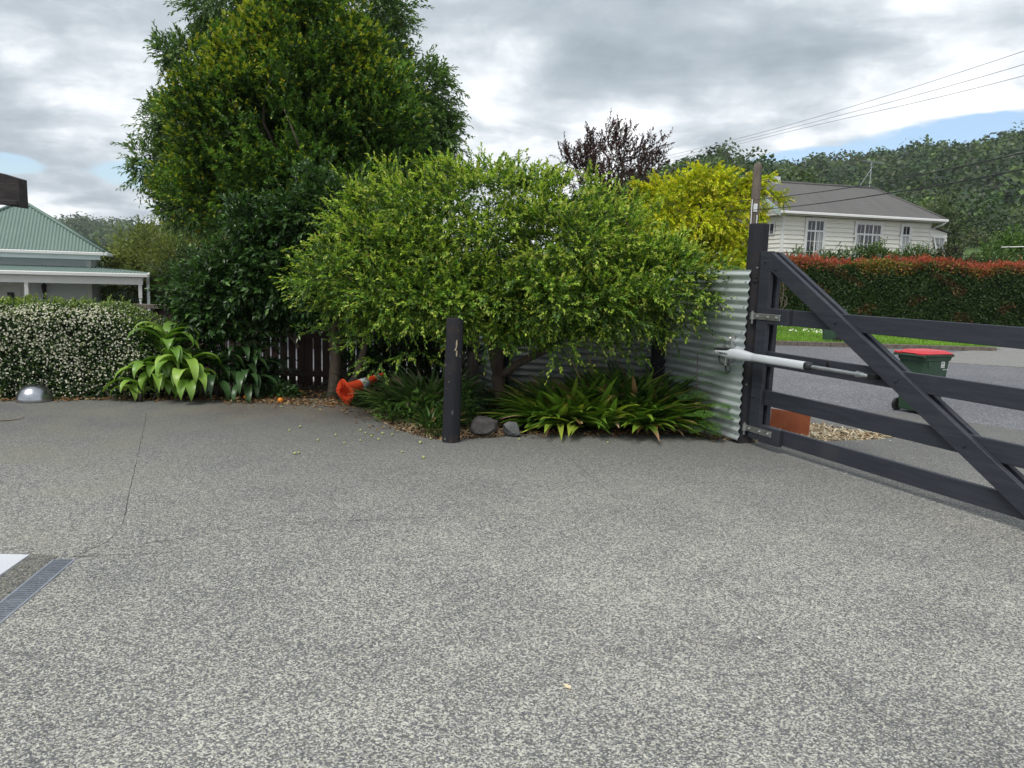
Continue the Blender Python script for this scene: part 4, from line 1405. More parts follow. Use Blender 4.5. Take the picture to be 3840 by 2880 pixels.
# ---- strappy plants
def ribbons(rs, base, az, elev, L, W, bend, colr, tipc=None, seg=7, twist=0.0, vfold=.22, tipfrac=None, belly=.35):
    """arching ribbons; 3 verts across. returns V, T(quads), C"""
    n = len(base)
    h = np.stack([np.cos(az), np.sin(az), np.zeros(n)], 1)
    side = np.stack([-np.sin(az), np.cos(az), np.zeros(n)], 1)
    rows = []
    crow = []
    p = base.copy()
    th = elev.copy()
    st = (L / seg)[:, None]
    for i in range(seg + 1):
        t = i / seg
        dirv = h * np.cos(th)[:, None] + np.array([0, 0, 1.]) * np.sin(th)[:, None]
        nrm = -h * np.sin(th)[:, None] + np.array([0, 0, 1.]) * np.cos(th)[:, None]
        w = W * (math.sin(math.pi * min(1, (t * (1 - belly) + belly * .5 + .08)) ** 1.0) ** .75) * (1 - t ** 6)
        w = np.maximum(w, .0008)[:, None]
        tw = twist * np.sin(t * 3)
        sd = side * math.cos(tw) + nrm * math.sin(tw)
        rows.append(np.stack([p - sd * w * .5 + nrm * w * vfold, p, p + sd * w * .5 + nrm * w * vfold], 1))
        c = colr * (1 + .0 * t)
        if tipc is not None:
            tf = tipfrac if tipfrac is not None else np.full(n, .85)
            c = np.where((t > tf)[:, None], tipc, c)
        crow.append(np.stack([c * 1.06, c * .96, c * 1.06], 1))
        p = p + dirv * st
        th = th - bend / seg * (0.4 + 1.2 * t)
    V = np.stack(rows, 1).reshape(-1, 3)
    C = np.stack(crow, 1).reshape(-1, 3)
    b = np.arange(n)[:, None] * (3 * (seg + 1))
    T = []
    for i in range(seg):
        for j in range(2):
            a = i * 3 + j
            T.append(b + [a, a + 1, a + 4, a + 3])
    return V, np.concatenate(T, 0), C


def strappy(name, seed, root, n, area, L, W, label, cols, tip, group=None, cat='plant', elo=.25, ehi=1.4, bend=(.25, 1.1), browntips=.16, flip=None, part='leaves', mat='strap', avoid=None):
    rs = RS(seed)
    e = empty(name, root, label=label, cat=cat, group=group)
    nf = max(1, n // 11)
    fx = (rs.rand(nf) * 2 - 1)
    fy = (rs.rand(nf) * 2 - 1)
    rr = np.sqrt(fx ** 2 + fy ** 2)
    s_ = np.where(rr > 1, 1 / np.maximum(rr, 1e-6), 1)
    fx, fy = fx * s_ * area[0], fy * s_ * area[1]
    fi = rs.randint(0, nf, n)
    base = np.stack([fx[fi], fy[fi], np.full(n, .0)], 1) + rs.normal(size=(n, 3)) * [.03, .03, .01]
    base[:, 2] += .06 * rs.rand(n)
    out = np.arctan2(base[:, 1] / area[1], base[:, 0] / area[0])
    edge_ = np.clip(np.hypot(base[:, 0] / area[0], base[:, 1] / area[1]), 0, 1)
    az = out + rs.normal(size=n) * (2.6 - 1.9 * edge_)
    el = ehi - (ehi - elo) * (edge_ * .55 + rs.rand(n) * .5).clip(0, 1)
    Ls = L * (.65 + .55 * rs.rand(n))
    bd_ = bend[0] + (bend[1] - bend[0]) * rs.rand(n)
    c = palette(rs, n, cols)
    br = rs.rand(n) < browntips
    tf = np.where(br, .62 + .2 * rs.rand(n), 2)
    V, T, C = ribbons(rs, base, az, el, Ls, W * (.75 + .5 * rs.rand(n)), bd_, c, palette(rs, n, tip), tipfrac=tf)
    V[:, 2] = np.maximum(V[:, 2], .01 + .02 * rs.rand(len(V)))
    link_mesh(part, np_mesh(part, V, T, C), mat, e, smooth=True)
    return e


LILY = [(.085, .19, .024), (.14, .27, .032), (.22, .35, .042), (.060, .13, .020), (.36, .43, .06)]
BT = [(.50, .32, .18), (.62, .45, .28), (.38, .18, .09)]
strappy('renga_lily', 111, (.98, 8.42, 0), 900, (.74, .42), .68, .078, 'large clump of strappy green lily leaves with brown tips behind the grey slaty rock', LILY, BT, group='clumps of strappy lilies')
strappy('renga_lily', 112, (1.45, 8.62, 0), 240, (.28, .25), .76, .062, 'taller strappy lily leaves at the foot of the black fence post', [(.040, .095, .022), (.055, .12, .026), (.10, .18, .035)], BT, group='clumps of strappy lilies', elo=.7)
strappy('renga_lily', 113, (-1.00, 8.98, 0), 400, (.36, .36), .58, .056, 'pale edged strappy lily clump left of the short black post', [(.10, .20, .045), (.15, .27, .065), (.075, .14, .035), (.30, .39, .13)], [(.5, .44, .3), (.42, .3, .18)], group='clumps of strappy lilies')
strappy('renga_lily', 114, (-.82, 7.85, 0), 90, (.12, .12), .30, .026, 'small low strappy clump beside the foot of the short black post', [(.06, .13, .03), (.09, .17, .04)], BT, group='clumps of strappy lilies')
strappy('renga_lily', 115, (-1.75, 9.9, 0), 240, (.35, .3), .50, .026, 'dark narrow leaved clump in the shade behind the orange cone', [(.022, .050, .026), (.035, .075, .035), (.06, .10, .06)], BT, group='clumps of strappy lilies')
strappy('renga_lily', 116, (.35, 9.0, 0), 200, (.5, .25), .48, .036, 'shaded strappy clump behind the trunk of the plum tree', [(.030, .07, .020), (.045, .10, .026)], BT, group='clumps of strappy lilies')


def cane_plant(seed, root, n, hgt, L, W, label, cols, zb=.12, spread=.17, group=None, name='broad_leaf_plant'):
    """upright cane plant: tiers of broad drooping leaves"""
    rs = RS(seed)
    e = empty(name, root, label=label, cat='plant', group=group)
    mb = MB()
    parts = []
    nc = 7
    cs = [(rs.normal() * spread, rs.normal() * spread * .6, hgt * (.45 + .5 * rs.rand())) for _ in range(nc)]
    cs[0] = (0, 0, hgt)
    for cx_, cy_, ch in cs:
        mb.tube([(cx_ * .5, cy_ * .5, -.05), (cx_ * .9, cy_ * .9, ch * .5), (cx_, cy_, ch)], [.018, .016, .012], 7)
        k = n // nc
        z = zb + (ch - zb) * rs.rand(k) ** .8
        base = np.stack([np.full(k, cx_), np.full(k, cy_), z], 1)
        az = rs.rand(k) * 6.283
        fr = z / hgt
        el = .50 + .50 * fr + rs.normal(size=k) * .2
        parts.append(ribbons(rs, base, az, el, L * (.75 + .4 * rs.rand(k)), W * (.75 + .4 * rs.rand(k)), 2.9 + .8 * rs.rand(k) - .7 * fr, palette(rs, k, cols, jit=.10), seg=9, vfold=.16, belly=.25))
    mb.build('stems', 'bark', e, smooth=True)
    V, T, C = merge(parts)
    V[:, 2] = np.maximum(V[:, 2], .012)
    link_mesh('leaves', np_mesh('leaves', V, T, C), 'strap', e, smooth=True)
    return e


LG = [(.17, .31, .045), (.23, .38, .06), (.30, .44, .085), (.13, .25, .04)]
cane_plant(121, (-4.20, 9.30, 0), 150, .82, .52, .145, 'pale green broad drooping leaved plant at the right end of the jasmine hedge', LG)
cane_plant(122, (-4.44, 9.10, 0), 12, .20, .50, .12, 'pale arching leaves sprawling low over the driveway edge in front of the jasmine hedge', LG, zb=.1)
DG = [(.030, .070, .022), (.045, .10, .030), (.065, .13, .038)]
cane_plant(123, (-3.68, 9.55, 0), 84, .62, .54, .10, 'dark green broad leaved plant right of the pale one', DG, spread=.25)
cane_plant(124, (-3.28, 9.74, 0), 60, .48, .46, .09, 'dark green broad leaved plant in front of the left pickets', DG, spread=.25)


shrub('shade_shrub', 126, (-1.30, 10.25, -.03), [(-1.35, 10.2, .55, .55, .3, .42, 60, .18), (-1.9, 10.3, .45, .3, .2, .3, 20, .15), (-.8, 10.1, .5, .35, .25, .4, 30, .16)], 'dark leafy shrub in deep shade behind the pale edged lily clump', [(.022, .050, .016), (.035, .075, .022)], [(.05, .10, .03)], ln=.075, L=.16, shoots=6)


def low_herb(seed, root, n, R_, h_, label, cols, ln=.06, name='leafy_weed', group=None):
    rs = RS(seed)
    e = empty(name, root, label=label, cat='weed', group=group)
    a_ = rs.rand(n) * 6.283
    r_ = R_ * np.sqrt(rs.rand(n))
    hh = h_ * (1 - (r_ / R_) ** 2 * .7) * rs.rand(n) ** .5
    pos = np.stack([np.cos(a_) * r_, np.sin(a_) * r_ * .7, hh], 1)
    d = unit(np.stack([np.cos(a_), np.sin(a_), .2 + .6 * rs.rand(n)], 1) + rs.normal(size=(n, 3)) * .4)
    V, T, C = leaves_geo(rs, pos, d, unit(np.array([[0, 0, 1.]]) + rs.normal(size=(n, 3)) * .4), ln * (.6 + .8 * rs.rand(n)), ln * .55 * (.6 + .6 * rs.rand(n)), palette(rs, n, cols))
    st = np.stack([np.zeros((n, 3)) + [0, 0, -.02], np.zeros((n, 3)) + [.004, 0, -.02], pos], 1).reshape(-1, 3)
    parts = [(V, T, C), (st, np.arange(n * 3).reshape(-1, 3), np.tile([[.06, .10, .03]], (n * 3, 1)))]
    o = crown_obj('leaves', parts, 'leaf', e)
    return e


BR = [(.12, .24, .045), (.17, .31, .06), (.09, .19, .035)]
low_herb(131, (-1.30, 8.28, 0), 150, .20, .20, 'bright green leafy weed growing from the mulch near the lily clump', BR, .055, group='weeds in the garden bed')
low_herb(132, (-.98, 8.30, 0), 140, .22, .34, 'bright broad leaved weed in front of the pale edged lilies', BR, .09, group='weeds in the garden bed')
low_herb(133, (-.58, 8.05, 0), 480, .22, .52, 'leafy green shrub growing between the short black post and the plum trunk', [(.05, .11, .025), (.075, .15, .035), (.10, .19, .04)], .055, group='weeds in the garden bed')
low_herb(134, (-1.75, 9.05, 0), 320, .20, .20, 'dark fine leaved weed under the orange cone', [(.035, .075, .025), (.05, .10, .03)], .04, group='weeds in the garden bed')
low_herb(135, (-3.00, 9.62, 0), 260, .30, .20, 'low dark green groundcover plant near the fallen oranges', [(.035, .08, .022), (.05, .11, .03)], .075, group='weeds in the garden bed')
low_herb(136, (-.72, 7.58, 0), 130, .13, .10, 'tiny yellowish weed tuft at the foot of the short black post', [(.12, .17, .045), (.17, .20, .06)], .03, group='weeds in the garden bed')
low_herb(137, (-1.95, 9.45, 0), 200, .16, .10, 'low grassy tuft beside the orange tree trunk', [(.04, .08, .02), (.06, .11, .03)], .05, group='weeds in the garden bed')
low_herb(138, (-.42, 8.3, 0), 260, .22, .30, 'shaded leafy shrub behind the brown rock', [(.035, .08, .022), (.05, .11, .028)], .055, group='weeds in the garden bed')


# ferny wattle saplings against the iron fence
def ferny(seed, root, fronds, label, cols):
    rs = RS(seed)
    e = empty('wattle_sapling', root, label=label, cat='sapling', group='ferny saplings by the iron fence')
    mb = MB()
    top = max(f[2] for f in fronds)
    mb.tube([(0, 0, -.05), (.02, 0, top * .5), (0, 0, top)], [.008, .006, .004], 6)
    mb.build('stem', 'bark', e, smooth=True)
    parts = []
    for (ax, ay, z, L_, dzz) in fronds:
        az = math.atan2(ay, ax)
        h = np.array([math.cos(az), math.sin(az), 0])
        sd_ = np.array([-math.sin(az), math.cos(az), 0])
        m = 10
        for i in range(m):
            t = (i + 1) / m
            p = np.array([0, 0, z]) + h * L_ * t + np.array([0, 0, dzz * t - .25 * L_ * t * t])
            pl = L_ * .42 * math.sin(math.pi * min(1, t * .8 + .18))
            for sg in (-1, 1):
                k = 9
                tt = (np.arange(k) + .5) / k
                pd = unit((sd_ * sg + h * .45 + np.array([0, 0, -.1]))[None, :])[0]
                pp = p + pd[None, :] * (pl * tt)[:, None]
                pp[:, 2] -= .10 * pl * tt
                for s2 in (-1, 1):
                    ld = unit(h[None, :] * s2 + pd[None, :] * .5 + rs.normal(size=(k, 3)) * .1)
                    parts.append(leaves_geo(rs, pp, ld, np.tile([[0, 0, 1.]], (k, 1)) + rs.normal(size=(k, 3)) * .15, np.full(k, .027), np.full(k, .009), palette(rs, k, cols), 0, 0))
    crown_obj('fronds', parts, 'leaf', e)
    return e


FE = [(.10, .21, .06), (.13, .26, .08), (.075, .16, .05)]
ferny(141, (1.92, 7.98, 0), [(-1, -.3, .62, .30, .06), (1, -.4, .66, .33, .10), (.3, -.2, .86, .24, .22), (-.5, .3, .78, .26, .10), (.9, .2, .58, .34, .0), (-.6, -.6, .45, .26, .02), (.3, -1, .48, .24, 0)],
      'feathery leaved sapling, the taller one, standing against the corrugated iron fence', FE)
ferny(142, (2.00, 7.84, 0), [(-1, -.3, .26, .24, .04), (1, -.4, .28, .30, .02), (.2, -1, .20, .28, .0), (-.3, -1, .30, .26, .02), (.8, -.1, .36, .26, .04), (-.7, -.7, .14, .22, 0), (.6, -1, .12, .22, 0)],
      'feathery leaved sapling, the lower one, spreading over the driveway edge beside the iron fence', [(.14, .29, .055), (.17, .34, .065), (.11, .23, .05)])


# ================================================================== POSTS AND FENCES
def round_post(loc, r, h, label, group='black painted round posts', name='fence_post', mat='black_post', lean=(0, 0), n=28, seed=1, top=.012):
    rs = RS(seed)
    mb = MB()
    prof = [(r * 1.06, -.2), (r * 1.04, .05), (r * 1.01, h * .5), (r * .985, h - top * 1.5), (r * .94, h - top * .3), (r * .88, h)]
    mb.lathe(prof, n)
    for i, v_ in enumerate(mb.v):
        x, y, z = v_
        a_ = math.atan2(y, x)
        k = 1 + .018 * math.sin(5 * a_ + seed) + .012 * math.sin(9 * a_ + seed * 2) + .008 * math.sin(2 * a_ + z * 3)
        mb.v[i] = (x * k + lean[0] * z, y * k + lean[1] * z, z)
    o = mb.build(name, mat, None, smooth=True, auto=50)
    o.location = loc
    return tag(o, label, 'post', group)


gp = round_post((2.375, 7.73, 0), .096, 2.185, 'tall black post that carries the open gate and its hinges', seed=2, lean=(.006, 0))
mb = MB()
mb.lathe([(.034, 0), (.034, .004), (.014, .005), (.014, -.004)], 14, 0, (-.012, -.099, 1.65), Matrix.Rotation(rad(90), 3, 'X'))
mb.build('bolt_hole', 'aged_timber', gp)
sp_ = round_post((-.575, 7.31, 0), .083, 1.20, 'short black bollard post standing alone at the driveway edge', seed=3, lean=(.014, 0))
mp_ = round_post((1.735, 9.06, 0), .097, 1.52, 'black post standing halfway along the corrugated iron fence', seed=4)
bp_ = round_post((-.13, 9.62, 0), .085, 1.55, 'shaded black post behind the plum trunk at the end of the fence', seed=5)
wp_ = round_post((-.52, 10.0, 0), .075, 1.5, 'weathered unpainted wooden post seen behind the short black post', group='', name='wooden_post', mat='weathered_wood', seed=6)


for (a_, z_, h_, w_) in ((-70, .955, .085, .014), (-68, .865, .062, .013), (-78, .90, .022, .012), (-74, .915, .02, .010), (-83, .30, .05, .022)):
    mb = MB()
    ca, sa = math.cos(rad(a_)), math.sin(rad(a_))
    R0 = Matrix(((-sa, ca, 0), (ca, sa, 0), (0, 0, 1))).transposed()
    pts_ = [(0, -h_ / 2), (w_ * .6, -h_ * .1), (w_ * .35, h_ / 2), (-w_ * .3, h_ * .35), (-w_ * .6, -h_ * .2)]
    c0 = Vector((ca * .0865 + .014 * z_, sa * .0865, z_))
    tan = Vector((-sa, ca, 0))
    nrm_ = Vector((ca, sa, 0))
    front = [c0 + tan * p[0] + Vector((0, 0, p[1])) for p in pts_]
    mb.add([tuple(p) for p in front] + [tuple(p - nrm_ * .008) for p in front], [(0, 1, 2, 3, 4), (9, 8, 7, 6, 5)] + [(i, i + 5, (i + 1) % 5 + 5, (i + 1) % 5) for i in range(5)])
    mb.build('chipped_patch', 'bare_wood' if z_ > .5 else 'grey_scuff', sp_)


def corrugated(x0, y0, x1, y1, z0, z1, parent, off=0.0, name='sheet', pitch=.083, amp=.0105, seg=10, mat='galvanised', ph=0.0, bend=.006):
    """sheet with horizontal corrugations standing between two ground points"""
    L = math.hypot(x1 - x0, y1 - y0)
    ux, uy = (x1 - x0) / L, (y1 - y0) / L
    nx_, ny_ = -uy, ux
    nz_ = int((z1 - z0) / pitch * 14)
    mb = MB()
    vs, fs = [], []
    for side in (0, 1):
        for i in range(nz_ + 1):
            z = z0 + (z1 - z0) * i / nz_
            w = amp * math.sin(2 * math.pi * (z - ph) / pitch)
            for j in range(seg + 1):
                t = j / seg
                o_ = off + w + side * .0012 + bend * math.sin(t * math.pi * 2 + z * 2)
                vs.append((x0 + ux * L * t + nx_ * o_ - RX, y0 + uy * L * t + ny_ * o_ - RY, z))
    N0 = (nz_ + 1) * (seg + 1)
    for i in range(nz_):
        for j in range(seg):
            a = i * (seg + 1) + j
            fs.append((a, a + 1, a + seg + 2, a + seg + 1))
            fs.append((N0 + a, N0 + a + seg + 1, N0 + a + seg + 2, N0 + a + 1))
    for j in range(seg):
        a, b_ = j, nz_ * (seg + 1) + j
        fs.append((a, N0 + a, N0 + a + 1, a + 1))
        fs.append((b_, b_ + 1, N0 + b_ + 1, N0 + b_))
    for i in range(nz_):
        a, b_ = i * (seg + 1), i * (seg + 1) + seg
        fs.append((a, a + seg + 1, N0 + a + seg + 1, N0 + a))
        fs.append((b_, N0 + b_, N0 + b_ + seg + 1, b_ + seg + 1))
    mb.add(vs, fs)
    return mb.build(name, mat, parent, smooth=True, auto=60)


RX, RY = 2.30, 7.66
cf = empty('corrugated_fence', (RX, RY, 0), label='galvanised corrugated iron fence section running back from the gate post', cat='fence', group='corrugated iron fence sections')
corrugated(2.298, 7.622, 1.776, 9.00, .84, 1.735, cf, 0.0)
corrugated(2.298, 7.622, 1.776, 9.00, .025, .865, cf, -.004, ph=.02)
for i in range(7):
    z = .12 + i * .249
    for t_, in ((.012,),):
        p = Vector((2.298 - .522 * .03 - RX, 7.622 + 1.38 * .03 - RY, z))
        nn = Vector((-1.36, -.505, 0)).normalized()
        mb = MB()
        mb.tube([p + nn * .004, p + nn * .018], [.010, .006], 8)
        mb.build('screw', 'zinc', cf)
RX, RY = 1.70, 9.16
cf = empty('corrugated_fence', (RX, RY, 0), label='shaded corrugated iron fence section behind the large strappy lily clump', cat='fence', group='corrugated iron fence sections')
corrugated(1.72, 9.16, -.08, 9.75, .82, 1.70, cf, 0.0, mat='galvanised_shaded')
corrugated(1.72, 9.16, -.08, 9.75, .02, .84, cf, .004, ph=.02, mat='galvanised_shaded')
RX, RY = -.10, 9.72
cf = empty('corrugated_fence', (RX, RY, 0), label='short corrugated iron fence section glimpsed between the plum trunk and wooden post', cat='fence', group='corrugated iron fence sections')
corrugated(-.19, 9.70, -.66, 10.72, .02, .86, cf, 0.0)
corrugated(-.19, 9.70, -.66, 10.72, .84, 1.66, cf, .004, ph=.02)

# picket fence
pf = empty('picket_fence', (-5.3, 10.75, -.03), label='dark stained paling fence with narrow gaps behind the orange tree', cat='fence')
rs = RS(6)
mb = MB()
x = 0.0
while x < 4.72:
    w_ = .099 + rs.normal() * .001
    h_ = 1.02 + rs.normal() * .006
    mb.cbox(x, x + w_, -.010 + rs.normal() * .0015, .010, .03, h_, .003)
    x += .1195
mb.build('pickets', 'picket_stain', pf)
for z0_, z1_ in ((.70, .775), (.155, .235)):
    mb = MB()
    mb.cbox(0, 4.72, -.062, -.014, z0_, z1_, .004)
    mb.build('rail', 'picket_stain', pf)
mb = MB()
mb.cbox(-.02, 4.74, -.075, .06, 1.04, 1.10, .005)
mb.build('cap_rail', 'weathered_wood', pf)
for x in (.25, 2.3, 4.5):
    mb = MB()
    mb.cbox(x, x + .1, .014, .11, -.1, 1.035, .004)
    mb.build('post', 'picket_stain', pf)

# green iron boundary fence behind the left house
RX, RY = -20, 33
gf = empty('metal_boundary_fence', (RX, RY, -1.2), label='dark green metal fence in the shade behind the veranda', cat='fence')
mb = MB()
x = 0
zig = []
while x < 13:
    zig += [(x, 0), (x + .10, 0), (x + .13, .03), (x + .23, .03), (x + .26, 0)]
    x += .26
for (xa, ya), (xb, yb) in zip(zig[:-1], zig[1:]):
    if xb > xa:
        mb.add([(xa, ya, 0), (xb, yb, 0), (xb, yb, 1.9), (xa, ya, 1.9), (xa, ya + .004, 0), (xb, yb + .004, 0), (xb, yb + .004, 1.9), (xa, ya + .004, 1.9)], [(0, 1, 2, 3), (5, 4, 7, 6), (3, 2, 6, 7)])
mb.build('sheeting', 'green_iron', gf)
mb = MB()
mb.box(0, 13, .045, .10, 1.80, 1.87)
mb.build('top_rail', 'green_iron', gf)

# ================================================================== THE GATE
GO = (2.456, 7.499, 0)
GR = math.atan2(-.9272, .3746)
gate = empty('farm_gate', GO, GR, label='dark charcoal timber farm gate standing open with diagonal brace', cat='gate')
GL = 3.75
for zb, zt in ((1.219, 1.364), (.808, .953), (.424, .573), (.080, .226)):
    mb = MB()
    mb.cbox(-.06, GL, .0, .045, zb, zt, .004)
    mb.build('rail', 'gate_paint', gate)
for y0_, y1_ in ((-.0455, -.0005), (.0455, .0905)):
    mb = MB()
    mb.cbox(-.10, .052, y0_, y1_, .078 if y0_ < 0 else .07, 1.912 if y0_ < 0 else 1.905, .004)
    mb.build('stile', 'gate_paint', gate)
    mb = MB()
    mb.cbox(GL - .13, GL + .01, y0_, y1_, .075, 1.40, .004)
    mb.build('stile', 'gate_paint', gate)
    mb = MB()
    c = .004
    A_ = [(.0545, 1.900), (.0545, 1.727), (2.78, .079), (3.06, .079)]
    mb.prism(A_, 'y', y0_, y1_)
    b_ = mb.build('brace', 'gate_paint', gate)
    bv = b_.modifiers.new('bevel', 'BEVEL')
    bv.width = .004
    bv.segments = 1
for zb, zt in ((1.217, 1.371), (.066, .231)):
    mb = MB()
    mb.cbox(.0535, .347, -.048, -.0005, zb, zt, .004)
    mb.build('hinge_block', 'gate_paint', gate)
for zc, tilt in ((1.285, 0), (.168, 0)):
    mb = MB()
    mb.cbox(-.15, .243, -.0545, -.0482, zc - .030, zc + .030, .003)
    n_ = 14
    mb.tube([(-.150, -.054, zc - .034), (-.150, -.054, zc + .034)], [.021, .021], 14)
    mb.cbox(-.215, -.150, -.056, -.050, zc - .033, zc + .033, .003)
    hs = mb.build('hinge_strap', 'zinc', gate, smooth=False)
    for s_ in (-.075, .075, .195):
        mb = MB()
        mb.lathe([(.017, 0), (.017, .003), (.011, .004), (.011, .013), (.004, .016)], 10, 0, (s_, -.0545, zc), Matrix.Rotation(rad(90), 3, 'X'))
        mb.build('bolt', 'steel', hs)
for s_, z_ in ((-.025, 1.815), (.13, 1.742), (.925, 1.292), (1.60, .880), (2.235, .497), (2.80, .14), (-.06, .498), (-.05, .880)):
    mb = MB()
    mb.lathe([(.016, 0), (.016, .004), (.010, .0045), (.010, .011), (.006, .013)], 8, 0, (s_, -.0460, z_), Matrix.Rotation(rad(90), 3, 'X'))
    mb.build('bolt', 'gate_paint', gate)
mb = MB()
mb.lathe([(.024, 0), (.022, .004), (.012, .005), (.012, .001)], 12, 0, (.833, -.0006, .916), Matrix.Rotation(rad(90), 3, 'X'))
mb.build('plug', 'dark_iron', gate)
# gudgeon pins through the post
for zc in (1.285, .168):
    mb = MB()
    mb.tube([(-.36, 0.0, zc), (-.15, -.045, zc - .0)], [.011, .011], 8)
    mb.tube([(-.150, -.054, zc - .075), (-.150, -.054, zc + .050)], [.010, .010], 8)
    mb.build('gudgeon_pin', 'zinc', gate)

def lettering(body, size, loc, rot, mat, parent, shear=0.0, ext=.0003, offs=.0004, space=1.0):
    t_ = bpy.data.curves.new('lettering', 'FONT')
    t_.body, t_.size, t_.shear, t_.extrude, t_.offset, t_.space_character = body, size, shear, ext, offs, space
    t_.align_x = 'CENTER'
    t_.align_y = 'CENTER'
    tmp = bpy.data.objects.new('lettering_curve', t_)
    col.objects.link(tmp)
    bpy.context.view_layer.update()
    me = bpy.data.meshes.new_from_object(tmp.evaluated_get(bpy.context.evaluated_depsgraph_get()))
    bpy.data.objects.remove(tmp)
    me.materials.clear()
    o = link_mesh('lettering', me, mat, parent)
    o.location = loc
    o.rotation_euler = rot
    return o


# swing gate opener arm: grey housing, tube, steel rod
op = empty('gate_opener', GO, GR, label='pale grey electric gate opener arm joining the gate to its post', cat='gate opener')


def oy(s_):
    return -(.205 - (s_ + .5) * (.205 - .062) / (1.394 + .5))


def oz(s_):
    return .903 - (s_ + .5) * .0105


def loft(stations, n=20, e_=2.6, zcut=None):
    mb = MB()
    rings = []
    for s_, dz_, hh, hw in stations:
        ring = []
        for k in range(n):
            a_ = 2 * math.pi * k / n
            ca, sa = math.cos(a_), math.sin(a_)
            y = math.copysign(abs(ca) ** (2 / e_), ca) * hw
            z = math.copysign(abs(sa) ** (2 / e_), sa) * hh
            ring.append((s_, oy(s_) + y, oz(s_) + dz_ + z))
        rings.append(ring)
    vs = [p for r_ in rings for p in r_]
    fs = []
    for i in range(len(rings) - 1):
        for k in range(n):
            fs.append((i * n + k, i * n + (k + 1) % n, (i + 1) * n + (k + 1) % n, (i + 1) * n + k))
    fs.append(tuple(range(n)))
    fs.append(tuple(reversed(range((len(rings) - 1) * n, len(rings) * n))))
    mb.add(vs, [tuple(reversed(f)) for f in fs])
    return mb


hs_ = loft([(-.505, .004, .010, .016), (-.49, .003, .024, .030), (-.45, .001, .034, .038), (-.38, -.002, .040, .043), (-.30, -.004, .046, .046), (-.25, 0, .052, .048), (-.20, .004, .054, .049), (-.12, .002, .053, .048), (-.04, -.001, .046, .044), (.02, -.003, .041, .040), (.055, -.003, .038, .038)])
hb = hs_.build('housing', 'opener_grey', op, smooth=True, auto=60)
cv = loft([(-.500, .017, .008, .018), (-.485, .021, .013, .031), (-.44, .027, .017, .039), (-.36, .034, .017, .044), (-.29, .040, .015, .045), (-.262, .040, .009, .040), (-.255, .040, .003, .03)])
cv.build('cover', 'black_plastic', op, smooth=True, auto=60)
tb = loft([(.050, -.002, .0365, .0365), (.0525, -.002, .0375, .0375), (.30, -.001, .0365, .0365), (.695, 0, .0355, .0355)], e_=3.2)
tb.build('tube', 'opener_grey', op, smooth=True, auto=50)
cl_ = loft([(.695, 0, .034, .034), (.70, 0, .038, .038), (.735, 0, .036, .036), (.75, 0, .028, .028), (.765, 0, .024, .024)])
cl_.build('collar', 'black_plastic', op, smooth=True, auto=50)
rd = loft([(.76, 0, .0165, .0165), (1.255, 0, .0165, .0165)], e_=2)
rd.build('rod', 'steel', op, smooth=True, auto=50)
ce = loft([(1.235, 0, .026, .026), (1.262, 0, .026, .026), (1.263, 0, .020, .020), (1.285, 0, .022, .022), (1.30, 0, .018, .018), (1.35, 0, .012, .012)], e_=2.2)
ce.build('rod_end', 'steel', op, smooth=True, auto=40)
mb = MB()
mb.cbox(1.350, 1.405, oy(1.38) - .022, oy(1.38) - .014, oz(1.38) - .026, oz(1.38) + .022, .002)
mb.cbox(1.350, 1.405, oy(1.38) + .014, oy(1.38) + .022, oz(1.38) - .026, oz(1.38) + .022, .002)
mb.cbox(1.3955, 1.412, oy(1.38) - .0139, -.001, oz(1.38) - .024, oz(1.38) + .020, .002)
mb.tube([(1.37, oy(1.38) - .027, oz(1.38)), (1.37, oy(1.38) + .027, oz(1.38))], [.008, .008], 8)
mb.build('clevis', 'dark_iron', op)
mb = MB()
mb.cbox(-.345, -.325, -.150, -.10, .775, 1.085, .003)
mb.cbox(-.385, -.285, -.215, -.115, .958, .966, .002)
mb.cbox(-.355, -.315, -.215, -.115, .800, .808, .002)
mb.tube([(-.335, -.195, .79), (-.335, -.195, .975)], [.012, .012], 10)
mb.lathe([(.024, 0), (.024, .012)], 6, 0, (-.335, -.195, .966))
mb.lathe([(.022, 0), (.022, .012)], 6, 0, (-.335, -.195, .778))
mb.tube([(-.34, -.150, 1.05), (-.345, -.162, 1.05)], [.016, .012], 6)
mb.build('bracket', 'zinc', op)
mb = MB()
pts = [(-.435, oy(-.43), .875), (-.435, oy(-.43) - .004, .83), (-.42, oy(-.43), .795), (-.385, -.185, .778), (-.345, -.175, .782)]
mb.tube(pts, .0075, 8)
ring = []
for i in range(22):
    a_ = i / 21 * 2 * math.pi * 1.6
    ring.append((-.325 + .036 * math.cos(a_ + 1.8), -.175 + .012 * i / 21, .745 + .042 * math.sin(a_ + 1.8)))
mb.tube(ring, .006, 7)
mb.build('cable', 'cable', op, smooth=True)
lettering('CENTURION', .025, (-.325, oy(-.325) - .0465, oz(-.325) - .005), (rad(90), rad(.6), rad(4.2)), 'dark_iron', op, .25, .0004, .0009, .98)
mb = MB()
mb.lathe([(.0105, 0), (.0105, .0008), (.0085, .0008), (.0085, .0)], 18, 0, (-.414, oy(-.414) - .0415, oz(-.41) - .0), Matrix.Rotation(rad(90), 3, 'X'), caps=False)
for k in range(3):
    mb.cbox(-.4195, -.4085, oy(-.414) - .0423, oy(-.414) - .0415, oz(-.41) - .005 + k * .004, oz(-.41) - .003 + k * .004, .0003)
mb.build('emblem', 'zinc', op)


